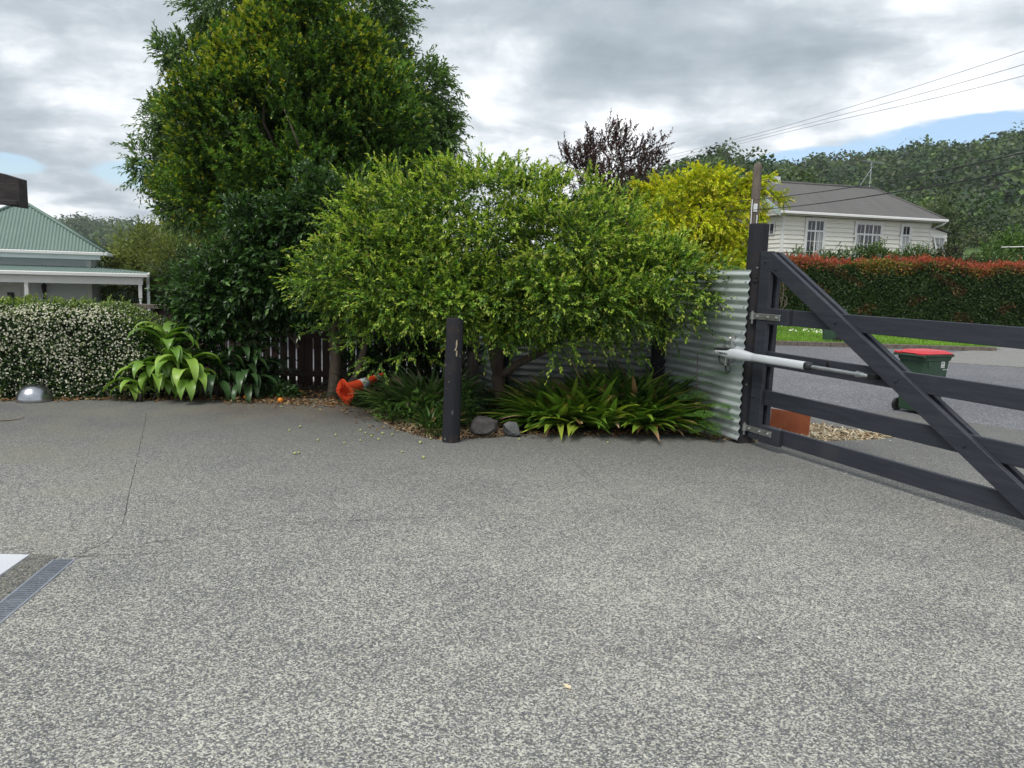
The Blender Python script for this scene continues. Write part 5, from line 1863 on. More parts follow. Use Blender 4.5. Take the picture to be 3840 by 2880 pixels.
# ================================================================== WHEELIE BINS
def wheelie_bin(loc, rz, label, lid='bin_red', sc=1.0, sticker=True, lid_open=0):
    e = empty('wheelie_bin', loc, rz, label=label, cat='wheelie bin', group='council wheelie bins')
    e.scale = (sc, sc, sc)
    # body: tapered, corners chamfered; front +Y, wheels at -Y
    def ring(z, w, y0_, y1_, c):
        return [(-w + c, y0_, z), (w - c, y0_, z), (w, y0_ + c, z), (w, y1_ - c, z), (w - c, y1_, z), (-w + c, y1_, z), (-w, y1_ - c, z), (-w, y0_ + c, z)]
    R_ = [ring(.045, .200, -.215, .19, .03), ring(.06, .205, -.22, .20, .03), ring(.80, .232, -.265, .285, .04), ring(.802, .245, -.28, .30, .04), ring(.86, .25, -.285, .32, .04), ring(.862, .262, -.30, .345, .045), ring(.895, .268, -.305, .355, .045)]
    mb = MB()
    vs = [p for r_ in R_ for p in r_]
    fs = [tuple(reversed(range(8)))]
    for i in range(len(R_) - 1):
        for k in range(8):
            a, b_ = i * 8 + k, i * 8 + (k + 1) % 8
            fs.append((a, b_, b_ + 8, a + 8))
    fs.append(tuple((len(R_) - 1) * 8 + k for k in range(8)))
    mb.add(vs, fs)
    # ribs under the rim
    for sx in (-1, 1):
        for yy in (-.18, .18):
            mb.prism([(yy - .012, .70), (yy + .012, .70), (yy + .02, .80), (yy - .02, .80)], 'x', sx * .226, sx * .244)
    body = mb.build('body', 'bin_green', e)
    bv = body.modifiers.new('bevel', 'BEVEL')
    bv.width = .006
    bv.segments = 2
    # lid
    mb = MB()
    Ls = [ring(.897, .255, -.30, .335, .05), ring(.910, .26, -.305, .345, .05), ring(.918, .24, -.285, .325, .06), ring(.945, .20, -.23, .26, .06), ring(.955, .12, -.15, .18, .06)]
    vs = [p for r_ in Ls for p in r_]
    fs = [tuple(reversed(range(8)))]
    for i in range(len(Ls) - 1):
        for k in range(8):
            a, b_ = i * 8 + k, i * 8 + (k + 1) % 8
            fs.append((a, b_, b_ + 8, a + 8))
    fs.append(tuple((len(Ls) - 1) * 8 + k for k in range(8)))
    mb.add(vs, fs)
    mb.tube([(-.245, -.325, .905), (-.13, -.325, .905)], [.020, .020], 10)
    mb.tube([(.245, -.325, .905), (.13, -.325, .905)], [.020, .020], 10)
    mb.cbox(-.10, .10, .335, .365, .903, .922, .004)
    l_ = mb.build('lid', lid, e)
    bv = l_.modifiers.new('bevel', 'BEVEL')
    bv.width = .008
    bv.segments = 2
    mb = MB()
    mb.tube([(-.25, -.335, .875), (.25, -.335, .875)], [.014, .014], 10)
    for sx in (-.25, -.06, .06, .25):
        mb.cbox(sx - .010, sx + .010, -.335, -.28, .855, .892, .003)
    mb.build('handle', 'bin_green', e)
    for sx in (-1, 1):
        mb = MB()
        RM = Matrix.Rotation(rad(90), 3, 'Y')
        mb.lathe([(.070, -.020), (.098, -.018), (.102, -.008), (.102, .008), (.098, .018), (.070, .020)], 22, 0, (sx * .232, -.185, .10), RM)
        w_ = mb.build('wheel', 'black_plastic', e, smooth=True, auto=40)
        mb = MB()
        mb.lathe([(.062, -.0225), (.060, .0225)], 16, 0, (sx * .232, -.185, .10), RM)
        mb.build('rim', 'dark_iron', w_)
    mb = MB()
    mb.tube([(-.232, -.185, .10), (.232, -.185, .10)], [.011, .011], 8)
    mb.build('axle', 'zinc', e)
    if sticker:
        mb = MB()
        # on the +X side, following its slope
        def sidept(y, z, o_=.0016):
            return (.205 + (z - .06) / .74 * .027 + o_, y, z)
        mb.add([sidept(.085, .700), sidept(.175, .700), sidept(.175, .795), sidept(.085, .795)], [(0, 1, 2, 3)])
        for (ya, yb, za, zb) in ():
            pass
        st = mb.build('sticker', 'white_paint', e)
        sl = math.atan2(.027, .74)
        for body_, sz_, y_, z_, mt in (('25', .042, .118, .762, 'dark_iron'), ('No 001329', .0135, .13, .718, 'dark_iron'), ('HB 001329', .026, .19, .672, 'white_paint')):
            lettering(body_, sz_, sidept(y_, z_, .0030), (Matrix.Rotation(sl, 3, 'Y') @ Matrix(((0, 0, 1), (1, 0, 0), (0, 1, 0)))).to_euler(), mt, e)
    return e


wheelie_bin((5.42, 10.12, -.03), rad(-66), 'dark green wheelie bin with a red lid standing on the near side of the road', 'bin_red', .88)
wheelie_bin((8.80, 21.35, .055), rad(70), 'all green wheelie bin on the lawn beyond the kerb, seen under the top gate rail', 'bin_green', 1.0, sticker=False)

# ================================================================== SMALL THINGS
# terracotta coloured panel
tp = MB()
tp.cbox(0, .47, 0, .012, 0, .245, .003)
o = tp.build('panel', 'terracotta')
o.name = 'terracotta_panel'
o.location = (2.90, 8.50, -.02)
o.rotation_euler = (rad(-3), 0, math.atan2(-.30, .28) * 1.05)
tag(o, 'flat terracotta orange panel standing on edge behind the gate', 'panel')

# traffic cone, tipped over
base = Vector((-2.00, 9.12, .165))
tip = Vector((-1.62, 9.56, .335))
axz = (tip - base).normalized()
axx = axz.cross(Vector((0, 0, 1))).normalized()
axy = axz.cross(axx)
rotc = Matrix((axx, axy, axz)).transposed() @ Matrix.Rotation(rad(45), 3, 'Z')
cone = empty('traffic_cone', base, label='orange traffic cone lying tipped over beside the orange tree trunk', cat='traffic cone')
cone.rotation_euler = rotc.to_euler()
H_ = .62


def cr(z):
    return .105 + (.024 - .105) * z / H_


mb = MB()
prof = [(cr(.0) - .006, .0), (cr(.5) - .006, .5)]
outer = [(cr(.02) + .012, .020), (cr(.03), .035), (cr(.2), .2), (cr(.4), .4), (cr(H_ - .02), H_ - .02), (cr(H_) * .7, H_)]
inner = [(cr(H_) * .5, H_ - .01), (cr(.4) - .007, .4), (cr(.2) - .007, .2), (cr(.0) - .005, -.002)]
mb.lathe(outer + inner, 28, 0, caps=False)
mb.build('cone_body', 'cone_orange', cone, smooth=True, auto=50)
mb = MB()
n_ = 32
hw, rc = .138, .045
outl = []
for k in range(n_):
    a_ = 2 * math.pi * k / n_
    ca, sa = math.cos(a_), math.sin(a_)
    outl.append((math.copysign(abs(ca) ** .42, ca) * hw, math.copysign(abs(sa) ** .42, sa) * hw))
inn = [(math.cos(2 * math.pi * k / n_) * .104, math.sin(2 * math.pi * k / n_) * .104) for k in range(n_)]
vs = [(x, y, -.006) for x, y in outl] + [(x, y, .022) for x, y in outl] + [(x, y, -.006) for x, y in inn] + [(x, y, .022) for x, y in inn]
fs = []
for k in range(n_):
    j = (k + 1) % n_
    fs += [(k, j, n_ + j, n_ + k), (n_ + k, n_ + j, 3 * n_ + j, 3 * n_ + k), (2 * n_ + j, 2 * n_ + k, 3 * n_ + k, 3 * n_ + j), (j, k, 2 * n_ + k, 2 * n_ + j)]
mb.add(vs, fs)
for k in range(16):                         # ribs inside the foot
    a_ = 2 * math.pi * k / 16
    R2 = Matrix.Rotation(a_, 3, 'Z')
    c8 = [R2 @ Vector(p) for p in ((.072, -.004, -.022), (.130, -.004, -.022), (.130, .004, -.022), (.072, .004, -.022), (.072, -.004, -.0065), (.130, -.004, -.0065), (.130, .004, -.0065), (.072, .004, -.0065))]
    mb.add(c8, [(0, 3, 2, 1), (4, 5, 6, 7), (0, 1, 5, 4), (1, 2, 6, 5), (2, 3, 7, 6), (3, 0, 4, 7)])
mb.build('foot', 'cone_orange', cone)
for za, zb in ((.235, .345), (.475, .535)):
    mb = MB()
    mb.lathe([(cr(za) + .0005, za), (cr(za) + .0020, za + .001), (cr(zb) + .0020, zb - .001), (cr(zb) + .0005, zb)], 28, 0, caps=False)
    mb.build('reflective_band', 'cone_reflective', cone, smooth=True)


def rock(loc, size, seed, mat, label, rz=0, facets=0.3):
    import bmesh
    from mathutils import noise
    bm = bmesh.new()
    bmesh.ops.create_icosphere(bm, subdivisions=4, radius=1)
    rs = RS(seed)
    planes = [(Vector(unit(rs.normal(size=3))), .52 + .26 * rs.rand()) for _ in range(13)]
    for v_ in bm.verts:
        p = v_.co.copy()
        for nrm, d_ in planes:
            k = p.dot(nrm) - d_
            if k > 0:
                p -= nrm * k
        p *= 1 + .10 * noise.noise(p * 2.2 + Vector((seed, 0, 0))) + .05 * noise.noise(p * 6) + .02 * noise.noise(p * 15)
        v_.co = Vector((p.x * size[0], p.y * size[1], max(p.z, -.75) * size[2]))
    me = bpy.data.meshes.new('rock')
    bm.to_mesh(me)
    bm.free()
    o = link_mesh('rock', me, mat, smooth=True)
    try:
        me.set_sharp_from_angle(angle=rad(38))
    except Exception:
        pass
    o.location = loc
    o.rotation_euler = (0, 0, rz)
    return tag(o, label, 'rock', 'rocks at the driveway edge')


rock((-.255, 7.56, .10), (.155, .13, .125), 5, 'rock', 'rounded dark brown rock right beside the short black post', .3)
rk = rock((.015, 7.63, .075), (.125, .08, .115), 12, 'slate_rock', 'angular grey slaty rock beside the large strappy lily clump', -.2)
rk.rotation_euler = (.1, -.5, -.2)

# polished metal dome
mb = MB()
mb.lathe([(.188, 0), (.192, .015), (.190, .05), (.175, .10), (.145, .148), (.10, .182), (.05, .200), (.012, .205)], 40)
o = mb.build('metal_dome', 'chrome', smooth=True)
o.location = (-5.56, 8.84, -.004)
tag(o, 'polished silver half sphere dome on the driveway edge in front of the jasmine hedge', 'dome')

# fallen fruit
def ball(name, loc, r, mat, seed, squash=.92, label=None, cat=None, group=None):
    mb = MB()
    k = [(.02 * r, -1)] + [(math.sin(t), -math.cos(t)) for t in np.linspace(.25, 2.95, 9)]
    prof = [(max(.001, rr_ * (r if i else 1)), zz_ * r * squash) for i, (rr_, zz_) in enumerate(k)]
    mb.lathe(prof, 14)
    o = mb.build(name, mat, smooth=True)
    o.location = (loc[0], loc[1], r * squash * .98 + .001)
    o.rotation_euler = (seed % 3 * .4, seed % 5 * .3, seed)
    return tag(o, label, cat, group)


for i, (x, y, lb) in enumerate(((-3.27, 9.36, 'fallen orange lying on leaf litter at the left, below the dark broad leaved plant'), (-2.80, 9.20, 'fallen yellowish orange lying nearest the camera on the driveway'), (-2.72, 9.80, 'fallen orange lying farthest back, between the pickets and the trunk'))):
    ball('fallen_orange', (x, y), .036, 'orange_peel', i, .9, lb, 'orange', 'fallen oranges')
PLUMS = [(-1.554, 7.052), (-1.713, 7.398), (-2.161, 7.756), (-2.215, 7.561), (-1.523, 7.664), (-1.447, 7.542), (-1.365, 7.408), (-1.277, 7.537), (-1.175, 7.493), (-1.267, 7.253), (-1.431, 7.187), (-1.825, 7.142), (-0.858, 7.185), (-0.97, 6.766), (-0.755, 6.584), (-1.859, 6.617), (-2.689, 8.873), (-1.882, 6.577), (0.087, 7.451), (-0.753, 6.56), (0.959, 7.428), (-0.779, 7.366), (-0.854, 7.163)]
for i, (x, y) in enumerate(PLUMS):
    ball('fallen_plum', (x, y), .0105 + .003 * ((i * 7) % 5) / 5, 'plum_skin', i, .95, 'small pale green fallen plum lying on the concrete driveway', 'plum', 'small pale plums fallen on the driveway')


def flat_leaf(loc, L, W, rz, colr, label, jag=0, name='fallen_leaf', lift=.004):
    rs = RS(int(abs(loc[0] * 100)) + 3)
    mb = MB()
    n_ = 9
    up, lo = [], []
    for i in range(n_ + 1):
        t = i / n_
        w_ = W * .5 * math.sin(math.pi * t) ** .6 * (1 + jag * rs.normal() * .25)
        z = lift + .12 * L * (t - .5) ** 2 * 2
        up.append(((t - .5) * L, w_, z + w_ * .25))
        lo.append(((t - .5) * L, -w_, z + w_ * .25))
    md = [((i / n_ - .5) * L, 0, lift * .5 + .12 * L * (i / n_ - .5) ** 2 * 2) for i in range(n_ + 1)]
    vs = up + md + lo
    vs += [(x, y, z + .0008) for x, y, z in vs]
    N_ = 3 * (n_ + 1)
    fs = []
    for i in range(n_):
        for r_ in (0, 1):
            a = r_ * (n_ + 1) + i
            fs.append((a, a + 1, a + n_ + 2, a + n_ + 1))
            fs.append((N_ + a, N_ + a + n_ + 1, N_ + a + n_ + 2, N_ + a + 1))
    mb.add(vs, fs)
    if colr not in MATS:
        pmat(colr, {'leaf_cream': (.72, .62, .42), 'leaf_white': (.66, .64, .58), 'leaf_brown': (.22, .15, .08)}[colr], rough=.6, bs=.05)
    o = mb.build(name, colr, smooth=True)
    o.location = (loc[0], loc[1], 0)
    o.rotation_euler = (0, 0, rz)
    return tag(o, label, 'leaf')


flat_leaf((.254, 2.84), .042, .024, -1.0, 'leaf_cream', 'cream dry leaf lying alone in the middle of the foreground concrete', .8)
flat_leaf((-5.10, 7.66), .30, .022, .75, 'leaf_brown', 'long narrow brown leaf on the driveway at the left edge of the photo', 0, lift=.006)
for i, (x, y) in enumerate([(3.592, 7.827), (4.001, 7.957), (2.792, 6.662), (2.899, 6.467), (3.201, 5.891), (3.815, 7.142), (1.159, 3.313)]):
    flat_leaf((x, y), .05 if i < 2 else .035, .014, i * 1.3, 'leaf_white', ['pale dry leaf fragment lying near the wood chips beyond the gate', 'curled pale leaf fragment alone on concrete beyond the gate, right of the wood chips', 'pale leaf scrap under the bottom gate rail, the leftmost one on the near concrete',
              'pale leaf scrap on the near concrete below the middle of the bottom gate rail', 'pale leaf scrap on the near concrete, nearest the right edge of the photo', 'pale leaf scrap seen between the two lowest gate rails', 'small straw coloured leaf scrap on the open concrete right of the long joint'][i], .6)

# drain channel, threshold slab
GD = Vector((.135, -.99)).normalized()
gang = math.atan2(GD.y, GD.x)
pmat('grille_frame', (.30, .32, .36), (.24, .26, .30), .5, 9, bs=.05)
dg = empty('drain_grate', (-2.358, 4.02, 0), gang, label='slotted grey channel drain grate crossing the bottom left of the driveway', cat='drain grate')
mb = MB()
mb.cbox(0, 3.2, -.004, .006, -.03, .0045, .001)
mb.cbox(0, 3.2, -.112, -.102, -.03, .0045, .001)
mb.build('frame', 'grille_frame', dg)
rs = RS(2)
pmat('grille_grey', (.17, .19, .225), (.13, .145, .175), .5, 9, bs=.05)
nsec = 6
for k in range(nsec):
    mb = MB()
    x0_ = .004 + k * .5
    i = 0
    x = x0_
    while x < x0_ + .492:
        # slanted slats
        w_ = .0135
        mb.add([(x, -.101, -.012), (x + w_, -.101, -.012), (x + w_ + .0, -.005, -.012), (x, -.005, -.012), (x, -.101, .0035), (x + w_, -.101, .0035), (x + w_, -.005, .0035), (x, -.005, .0035)],
               [(0, 3, 2, 1), (4, 5, 6, 7), (0, 1, 5, 4), (1, 2, 6, 5), (2, 3, 7, 6), (3, 0, 4, 7)])
        x += .0245
        i += 1
    for yb_ in (-.1005, -.0105):
        mb.box(x0_, x0_ + .49, yb_, yb_ + .005, -.012, .0028)
    mb.build('grille', 'grille_grey', dg)
mb = MB()
mb.box(0, 3.2, -.1015, -.0045, -.020, -.013)
mb.build('channel', 'dark_iron', dg)
strip = poly_slab('strip', [(-2.622, 4.075), (-2.475, 4.062), (-2.475 + .44, 4.06 - 3.23), (-2.622 + .36, 4.075 - 3.25)], -.02, .003, None)
tag(strip.build('drain_surround', ['aggregate_dark']), kind='structure')
tag(poly_slab('slab', [(-6.5, 4.0), (-2.625, 4.046), (-2.275, .83), (-6.5, .83)], -.05, .010, None).build('floor', ['white_slab']), kind='structure')

# dark timber beam end at the left edge
bm_ = empty('timber_beam', (-1.90, 3.0, 0), label='end of a dark weathered timber beam jutting in at the left edge of the photo', cat='beam')
mb = MB()
mb.prism([(0, 1.805), (0, 1.913), (-.07, 1.933), (-2.6, 2.10), (-2.6, 1.90), (-.07, 1.815)], 'y', .0, .05)
mb.cbox(-.06, -.004, -.012, -.002, 1.813, 1.832, .003)
for i, v_ in enumerate(mb.v):
    mb.v[i] = (v_[0], v_[1] + v_[0] * .25, v_[2])
mb.build('beam', 'aged_timber', bm_)
mb = MB()
mb.cbox(-2.70, -2.58, -.72, -.60, 0, 2.3, .004)
mb.build('post', 'aged_timber', bm_)

# ================================================================== UTILITY POLE AND CABLES
up_ = empty('utility_pole', (6.035, 20.0, -.1), label='weathered wooden utility pole rising behind the black gate post', cat='utility pole')
mb = MB()
mb.lathe([(.125, 0), (.115, 2.4), (.108, 4.55), (.10, 4.66), (.06, 4.72)], 12)
mb.build('shaft', 'weathered_wood', up_, smooth=True, auto=50)
mb = MB()
mb.cbox(-.075, .025, -.128, -.118, 3.50, 3.70, .003)
mb.build('number_plate', 'white_paint', up_)
mb = MB()
mb.tube([(.03, -.13, 0), (.03, -.13, 3.42)], [.014, .014], 8)
mb.tube([(-.11, -.12, 2.9), (-.12, -.14, 3.45), (-.115, -.12, 3.8)], [.012, .012, .012], 6)
mb.build('conduit', 'trim_white', up_)


def wire(pts, r, label, mat='cable', name='cable', group='low service cables'):
    """smooth curve through measured points"""
    P_ = [Vector(p) for p in pts]
    out = []
    for i in range(len(P_) - 1):
        a = P_[max(i - 1, 0)]
        b, c = P_[i], P_[i + 1]
        d = P_[min(i + 2, len(P_) - 1)]
        for k in range(8):
            t = k / 8
            out.append(.5 * ((2 * b) + (c - a) * t + (2 * a - 5 * b + 4 * c - d) * t * t + (3 * b - a - 3 * c + d) * t ** 3))
    out.append(P_[-1])
    mb = MB()
    mb.tube([p - P_[0] for p in out], r, 6)
    o = mb.build(name, mat, smooth=True)
    o.location = P_[0]
    return tag(o, label, 'cable', group)


wire([(6.10, 27.3, 4.21), (5.925, 19.3, 3.65), (5.80, 13.33, 3.29), (5.706, 9.0, 3.155), (5.65, 6.0, 3.15)], .008, 'upper of the two dark service cables crossing the white house roof')
wire([(6.09, 27.2, 3.92), (5.89, 17.45, 3.29), (5.77, 11.85, 3.04), (5.705, 8.96, 2.97), (5.65, 6.0, 2.96)], .009, 'lower of the two dark service cables crossing the white house roof')
for (z1_, z2_), lb in (((8.956, 8.95), 'uppermost of the three thin power lines in the grey sky'), ((8.548, 8.5), 'middle one of the three thin power lines in the grey sky'), ((8.207, 8.1), 'lowest of the three thin power lines in the grey sky')):
    dz_ = (z1_ - 8.956) * .35
    wire([(9.8, 78, 12.6 + dz_ * 2.2), (11.6, 60, 11.06 + dz_ * 1.6), (13.8, 40, 9.62 + dz_ * 1.3), (15.5, 25, z1_), (16.6, 15, z1_ - .1)], .009, lb, 'hv_cable', 'power_line', 'power lines in the sky')


def pylon(x, y, z, h_, label):
    e = empty('pylon', (x, y, z), label=label, cat='pylon', group='distant transmission pylons')
    mb = MB()
    w_ = h_ * .12
    for sx in (-1, 1):
        mb.tube([(sx * w_, 0, 0), (sx * w_ * .25, 0, h_ * .62), (sx * w_ * 1.5, 0, h_)], [.28, .22, .2], 5)
        mb.tube([(sx * w_ * .8, 0, h_ * .15), (-sx * w_ * .5, 0, h_ * .42)], [.14, .14], 4)
    mb.tube([(-w_ * 3.0, 0, h_ * .97), (-w_ * 1.5, 0, h_), (w_ * 1.5, 0, h_), (w_ * 3.0, 0, h_ * .97)], [.14, .22, .22, .14], 5)
    mb.tube([(-w_ * 3.0, 0, h_ * .97), (-w_ * .9, 0, h_ * .86), (0, 0, h_ * .8), (w_ * .9, 0, h_ * .86), (w_ * 3.0, 0, h_ * .97)], [.14, .14, .14, .14, .14], 4)
    mb.build('lattice', 'pylon_steel', e)


pylon(-431, 800, 22.5, 15.5, 'faint lattice pylon on the far ridge, the right one of the two')
pylon(-463, 830, 22.5, 13.5, 'faint lattice pylon partly hidden by the green roof slope')


# ================================================================== HOUSES
def hip_gutter(mb, pts, w=.10, h=.11):
    for a, b in zip(pts[:-1], pts[1:]):
        a, b = Vector(a), Vector(b)
        mb.tube([a, b], w * .5, 8)


# ---- left house with green roof
LH = empty('green_roofed_house', (-14.23, 26.0, -1.05), rad(25), label='pale blue grey weatherboard house with green corrugated roof and turned post veranda', cat='house')
zE = 2.00 + 1.05           # eave height above its own floor
zV = 1.34 + 1.05
zA = 3.66 + 1.05


def boards(mb, x0_, x1_, y_, z0_, z1_, face='y', step=.17, lap=.016):
    """overlapping weatherboards on a wall plane facing -y (or +x/-x)"""
    z = z0_
    while z < z1_ - .01:
        zt = min(z + step, z1_)
        if face == 'y':
            mb.prism([(y_ - lap, z), (y_ - .002, zt), (y_ + .05, zt), (y_ + .05, z)], 'x', x0_, x1_)
        elif face == 'x+':
            mb.prism([(y_ + lap, z), (y_ + .002, zt), (y_ - .05, zt), (y_ - .05, z)], 'y', x0_, x1_)
        else:
            mb.prism([(y_ - lap, z), (y_ - .002, zt), (y_ + .05, zt), (y_ + .05, z)], 'y', x0_, x1_)
        z = zt


mb = MB()
boards(mb, -4.6, -.10, 0, zV + .30, zE - .12, step=.19)
boards(mb, -1.75, -.10, 0, 0, zV + .1, step=.19)
boards(mb, .0, 5.6, 0, 0, zE - .12, 'x+', step=.19)
mb.box(-4.6, -.06, .051, 5.5, 0, zE - .13)
mb.build('wall', 'weatherboard', LH)
mb = MB()
mb.cbox(-.12, .02, -.03, .10, 0, zE - .1, .006)
mb2 = MB()
mb2.cbox(-1.90, -1.75, -.03, .05, 0, zV + .1, .006)
mb2.build('corner_board', 'trim_white', LH)
mb.build('corner_board', 'trim_white', LH)
# hip roof, corrugated: pyramid with eave overhang
ov = .45
ex0, ex1, ey0, ey1 = -4.65, ov, -ov, 4.65


def corr_face(pts3, n_axis, pitch=.10, amp=.014, parent=None, name='roof', mat='green_roof'):
    """triangular/trapezoid roof face: eave a->b, apex(es) c(,d); corrugations run up the slope"""
    pass


def roof_face(mb, e0, e1, a0, a1, pitch=.10, amp=.016):
    """e0,e1 eave ends; a0,a1 ridge ends above them. ribs run square to the eave"""
    e0, e1, a0, a1 = map(Vector, (e0, e1, a0, a1))
    u = (e1 - e0)
    L = u.length
    u.normalize()
    mid = (a0 + a1) / 2 - e0
    up = mid - u * mid.dot(u)
    Hs = up.length
    up.normalize()
    nrm = u.cross(up)
    if nrm.z < 0:
        nrm = -nrm
    sa0, sa1 = (a0 - e0).dot(u), (a1 - e0).dot(u)
    k = int(L / (pitch / 6))
    vs, fs = [], []
    for i in range(k + 1):
        s_ = L * i / k
        if s_ < sa0:
            hh = Hs * s_ / max(sa0, 1e-6)
        elif s_ > sa1:
            hh = Hs * (L - s_) / max(L - sa1, 1e-6)
        else:
            hh = Hs
        w = amp * math.sin(2 * math.pi * s_ / pitch)
        b = e0 + u * s_ + nrm * w
        vs += [tuple(b), tuple(b + up * hh)]
    for i in range(k):
        fs.append((2 * i, 2 * i + 2, 2 * i + 3, 2 * i + 1))
    mb.add(vs, fs)


ap = ((ex0 + ex1) / 2, (ey0 + ey1) / 2, zA)
mb = MB()
E0, E1, E2, E3 = (ex0, ey0, zE), (ex1, ey0, zE), (ex1, ey1, zE), (ex0, ey1, zE)
for a, b in ((E0, E1), (E1, E2), (E2, E3), (E3, E0)):
    roof_face(mb, a, b, ap, ap)
rf = mb.build('roof', 'green_roof', LH, smooth=True)
mb = MB()
for c_ in (E0, E1, E2, E3):
    mb.tube([Vector(c_) + Vector((0, 0, .03)), Vector(ap) + Vector((0, 0, .03))], .05, 8)
mb.lathe([(.09, 0), (.05, .07), (.01, .10)], 8, 0, (ap[0], ap[1], ap[2] + .0))
mb.build('ridge_caps', 'green_roof', rf, smooth=True)
mb = MB()
mb.cbox(ex0, ex1, ey0 - .10, ey0 - .005, zE - .12, zE - .01, .02)
mb.cbox(ex1 + .005, ex1 + .10, ey0 - .10, ey1, zE - .12, zE - .01, .02)
mb.build('gutter', 'trim_white', LH)
mb = MB()
mb.cbox(ex0, ex1 - .12, ey0 + .001, ey0 + .04, zE - .26, zE - .121, .004)
mb.box(ex0, ex1 - .12, ey0 + .041, -.001, zE - .15, zE - .13)
mb.build('fascia', 'weatherboard', LH)
# veranda
vx0, vx1, vy0 = -7.2, 1.70, -2.78
VR = [(vx0, vy0, zV), (vx1, vy0, zV), (vx1, 5.0, zV)]
mb = MB()
roof_face(mb, (vx0, vy0, zV), (vx1, vy0, zV), (vx0, -.02, zV + .16), (0.0, -.02, zV + .16), .10, .013)
roof_face(mb, (vx1, vy0, zV), (vx1, 4.5, zV), (.03, -.02, zV + .16), (.03, 4.5, zV + .16), .10, .013)
vr = mb.build('veranda_roof', 'green_roof', LH, smooth=True)
mb = MB()
mb.cbox(-5.95, vx1 + .1, vy0 - .11, vy0 - .005, zV - .11, zV + .01, .02)
mb.cbox(vx1 + .005, vx1 + .10, vy0 - .11, 4.5, zV - .11, zV + .01, .02)
mb.build('gutter', 'trim_white', LH)
mb = MB()
mb.cbox(vx0, vx1 - .10, vy0 + .06, vy0 + .14, zV - .34, zV - .12, .005)
mb.cbox(vx1 - .20, vx1 - .12, vy0 + .15, 4.5, zV - .34, zV - .12, .005)
mb.build('beam', 'trim_white', LH)
mb = MB()
mb.box(vx0, vx1 - .25, vy0 + .145, -.06, zV - .11, zV - .09)
mb.build('soffit', 'weatherboard', LH)
hP = zV - .34
for px in (-5.8, -4.62, -3.72 - .62, -1.52, 1.52):
    if px == -4.62:
        continue
    mb = MB()
    s_ = .052
    mb.cbox(px - s_, px + s_, vy0 + .05, vy0 + .05 + 2 * s_, hP - .42, hP, .006)
    prof = [(.050, hP - .42), (.030, hP - .45), (.050, hP - .48), (.034, hP - .51), (.030, hP - .56), (.044, hP - .62), (.050, hP - .72), (.046, hP - 1.0), (.040, hP - 1.3), (.050, hP - 1.34)]
    mb.lathe([(r_, z_) for r_, z_ in reversed(prof)], 12, 0, (px, vy0 + .05 + s_, 0))
    mb.cbox(px - s_, px + s_, vy0 + .05, vy0 + .05 + 2 * s_, 0, hP - 1.34, .006)
    mb.build('veranda_post', 'trim_white', LH, smooth=True, auto=35)
mb = MB()
mb.cbox(vx1 + .0, vx1 + .09, vy0 + .3, vy0 + .40, 0, zV - .12, .01)
mb.tube([(vx1 + .05, vy0 + .02, zV - .1), (vx1 + .05, vy0 + .25, zV - .30), (vx1 + .05, vy0 + .25, 0)], .04, 8)
mb.build('downpipe', 'weatherboard', LH)
mb = MB()
mb.cbox(vx0, vx1, vy0, -.06, -.15, -.005, .01)
mb.build('deck', 'weathered_wood', LH)
# entrance: door with two glazed panels and sidelights
dr = MB()
dr.cbox(-4.55, -1.92, -.045, .04, 0, zV + .05, .004)
door = dr.build('door', 'trim_white', LH)
mb = MB()
for xa, xb in ((-3.72, -2.85), (-2.55, -2.05)):
    for x_ in (xa - .03, xb + .0):
        mb.cbox(x_, x_ + .03, -.062, -.046, .1, hP - .20, .003)
    mb.cbox(xa - .03, xb + .03, -.062, -.046, hP - .20, hP - .17, .003)
mb.build('frame', 'trim_white', door)
mb = MB()
mb.box(-3.48, -3.08, -.052, -.047, .6, hP - .38)
mb.box(-2.40, -2.20, -.052, -.047, .6, hP - .38)
mb.build('pane', 'window_glass', door)
wn = MB()
wn.cbox(-6.2, -4.75, -.045, .04, .6, hP - .15, .004)
wf = wn.build('window', 'trim_white', LH)
mb = MB()
mb.box(-6.05, -5.5, -.052, -.046, .7, hP - .3)
mb.box(-5.4, -4.9, -.052, -.046, .7, hP - .3)
mb.build('pane', 'curtain', wf)
mb = MB()
xl = -1.35
mb.tube([(xl, -.01, hP - .10), (xl, -.14, hP - .06), (xl, -.16, hP - .12)], .012, 6)
mb.lathe([(.015, -.42), (.045, -.40), (.060, -.36), (.075, -.18), (.085, -.16), (.055, -.10), (.015, -.06)], 6, 0, (xl, -.16, hP))
mb.lathe([(.045, -.60), (.050, -.55), (.030, -.43)], 6, 0, (xl, -.10, hP))
mb.build('wall_lantern', 'dark_iron', LH)
tb_ = MB()
tb_.cbox(-5.2, -3.9, -2.2, -1.4, .86, .92, .01)
for x_ in (-5.1, -4.0):
    for y_ in (-2.1, -1.5):
        tb_.cbox(x_ - .03, x_ + .03, y_ - .03, y_ + .03, 0, .859, .004)

# ---- right house
A14 = rad(14)
RH = empty('white_bungalow', (12.2, 36.0, 0), A14, label='cream weatherboard bungalow with dark grey roof standing behind the clipped hedge', cat='house')
eZ, rZ, Yr, D_ = 4.90, 6.62, 3.0, 6.0
WX1 = 8.0
mb = MB()
boards(mb, .08, WX1 - .02, 0, .3, eZ - .16, step=.20, lap=.040)
boards(mb, .08, D_ - .08, 0, .3, eZ - .16, 'x-', step=.20, lap=.040)
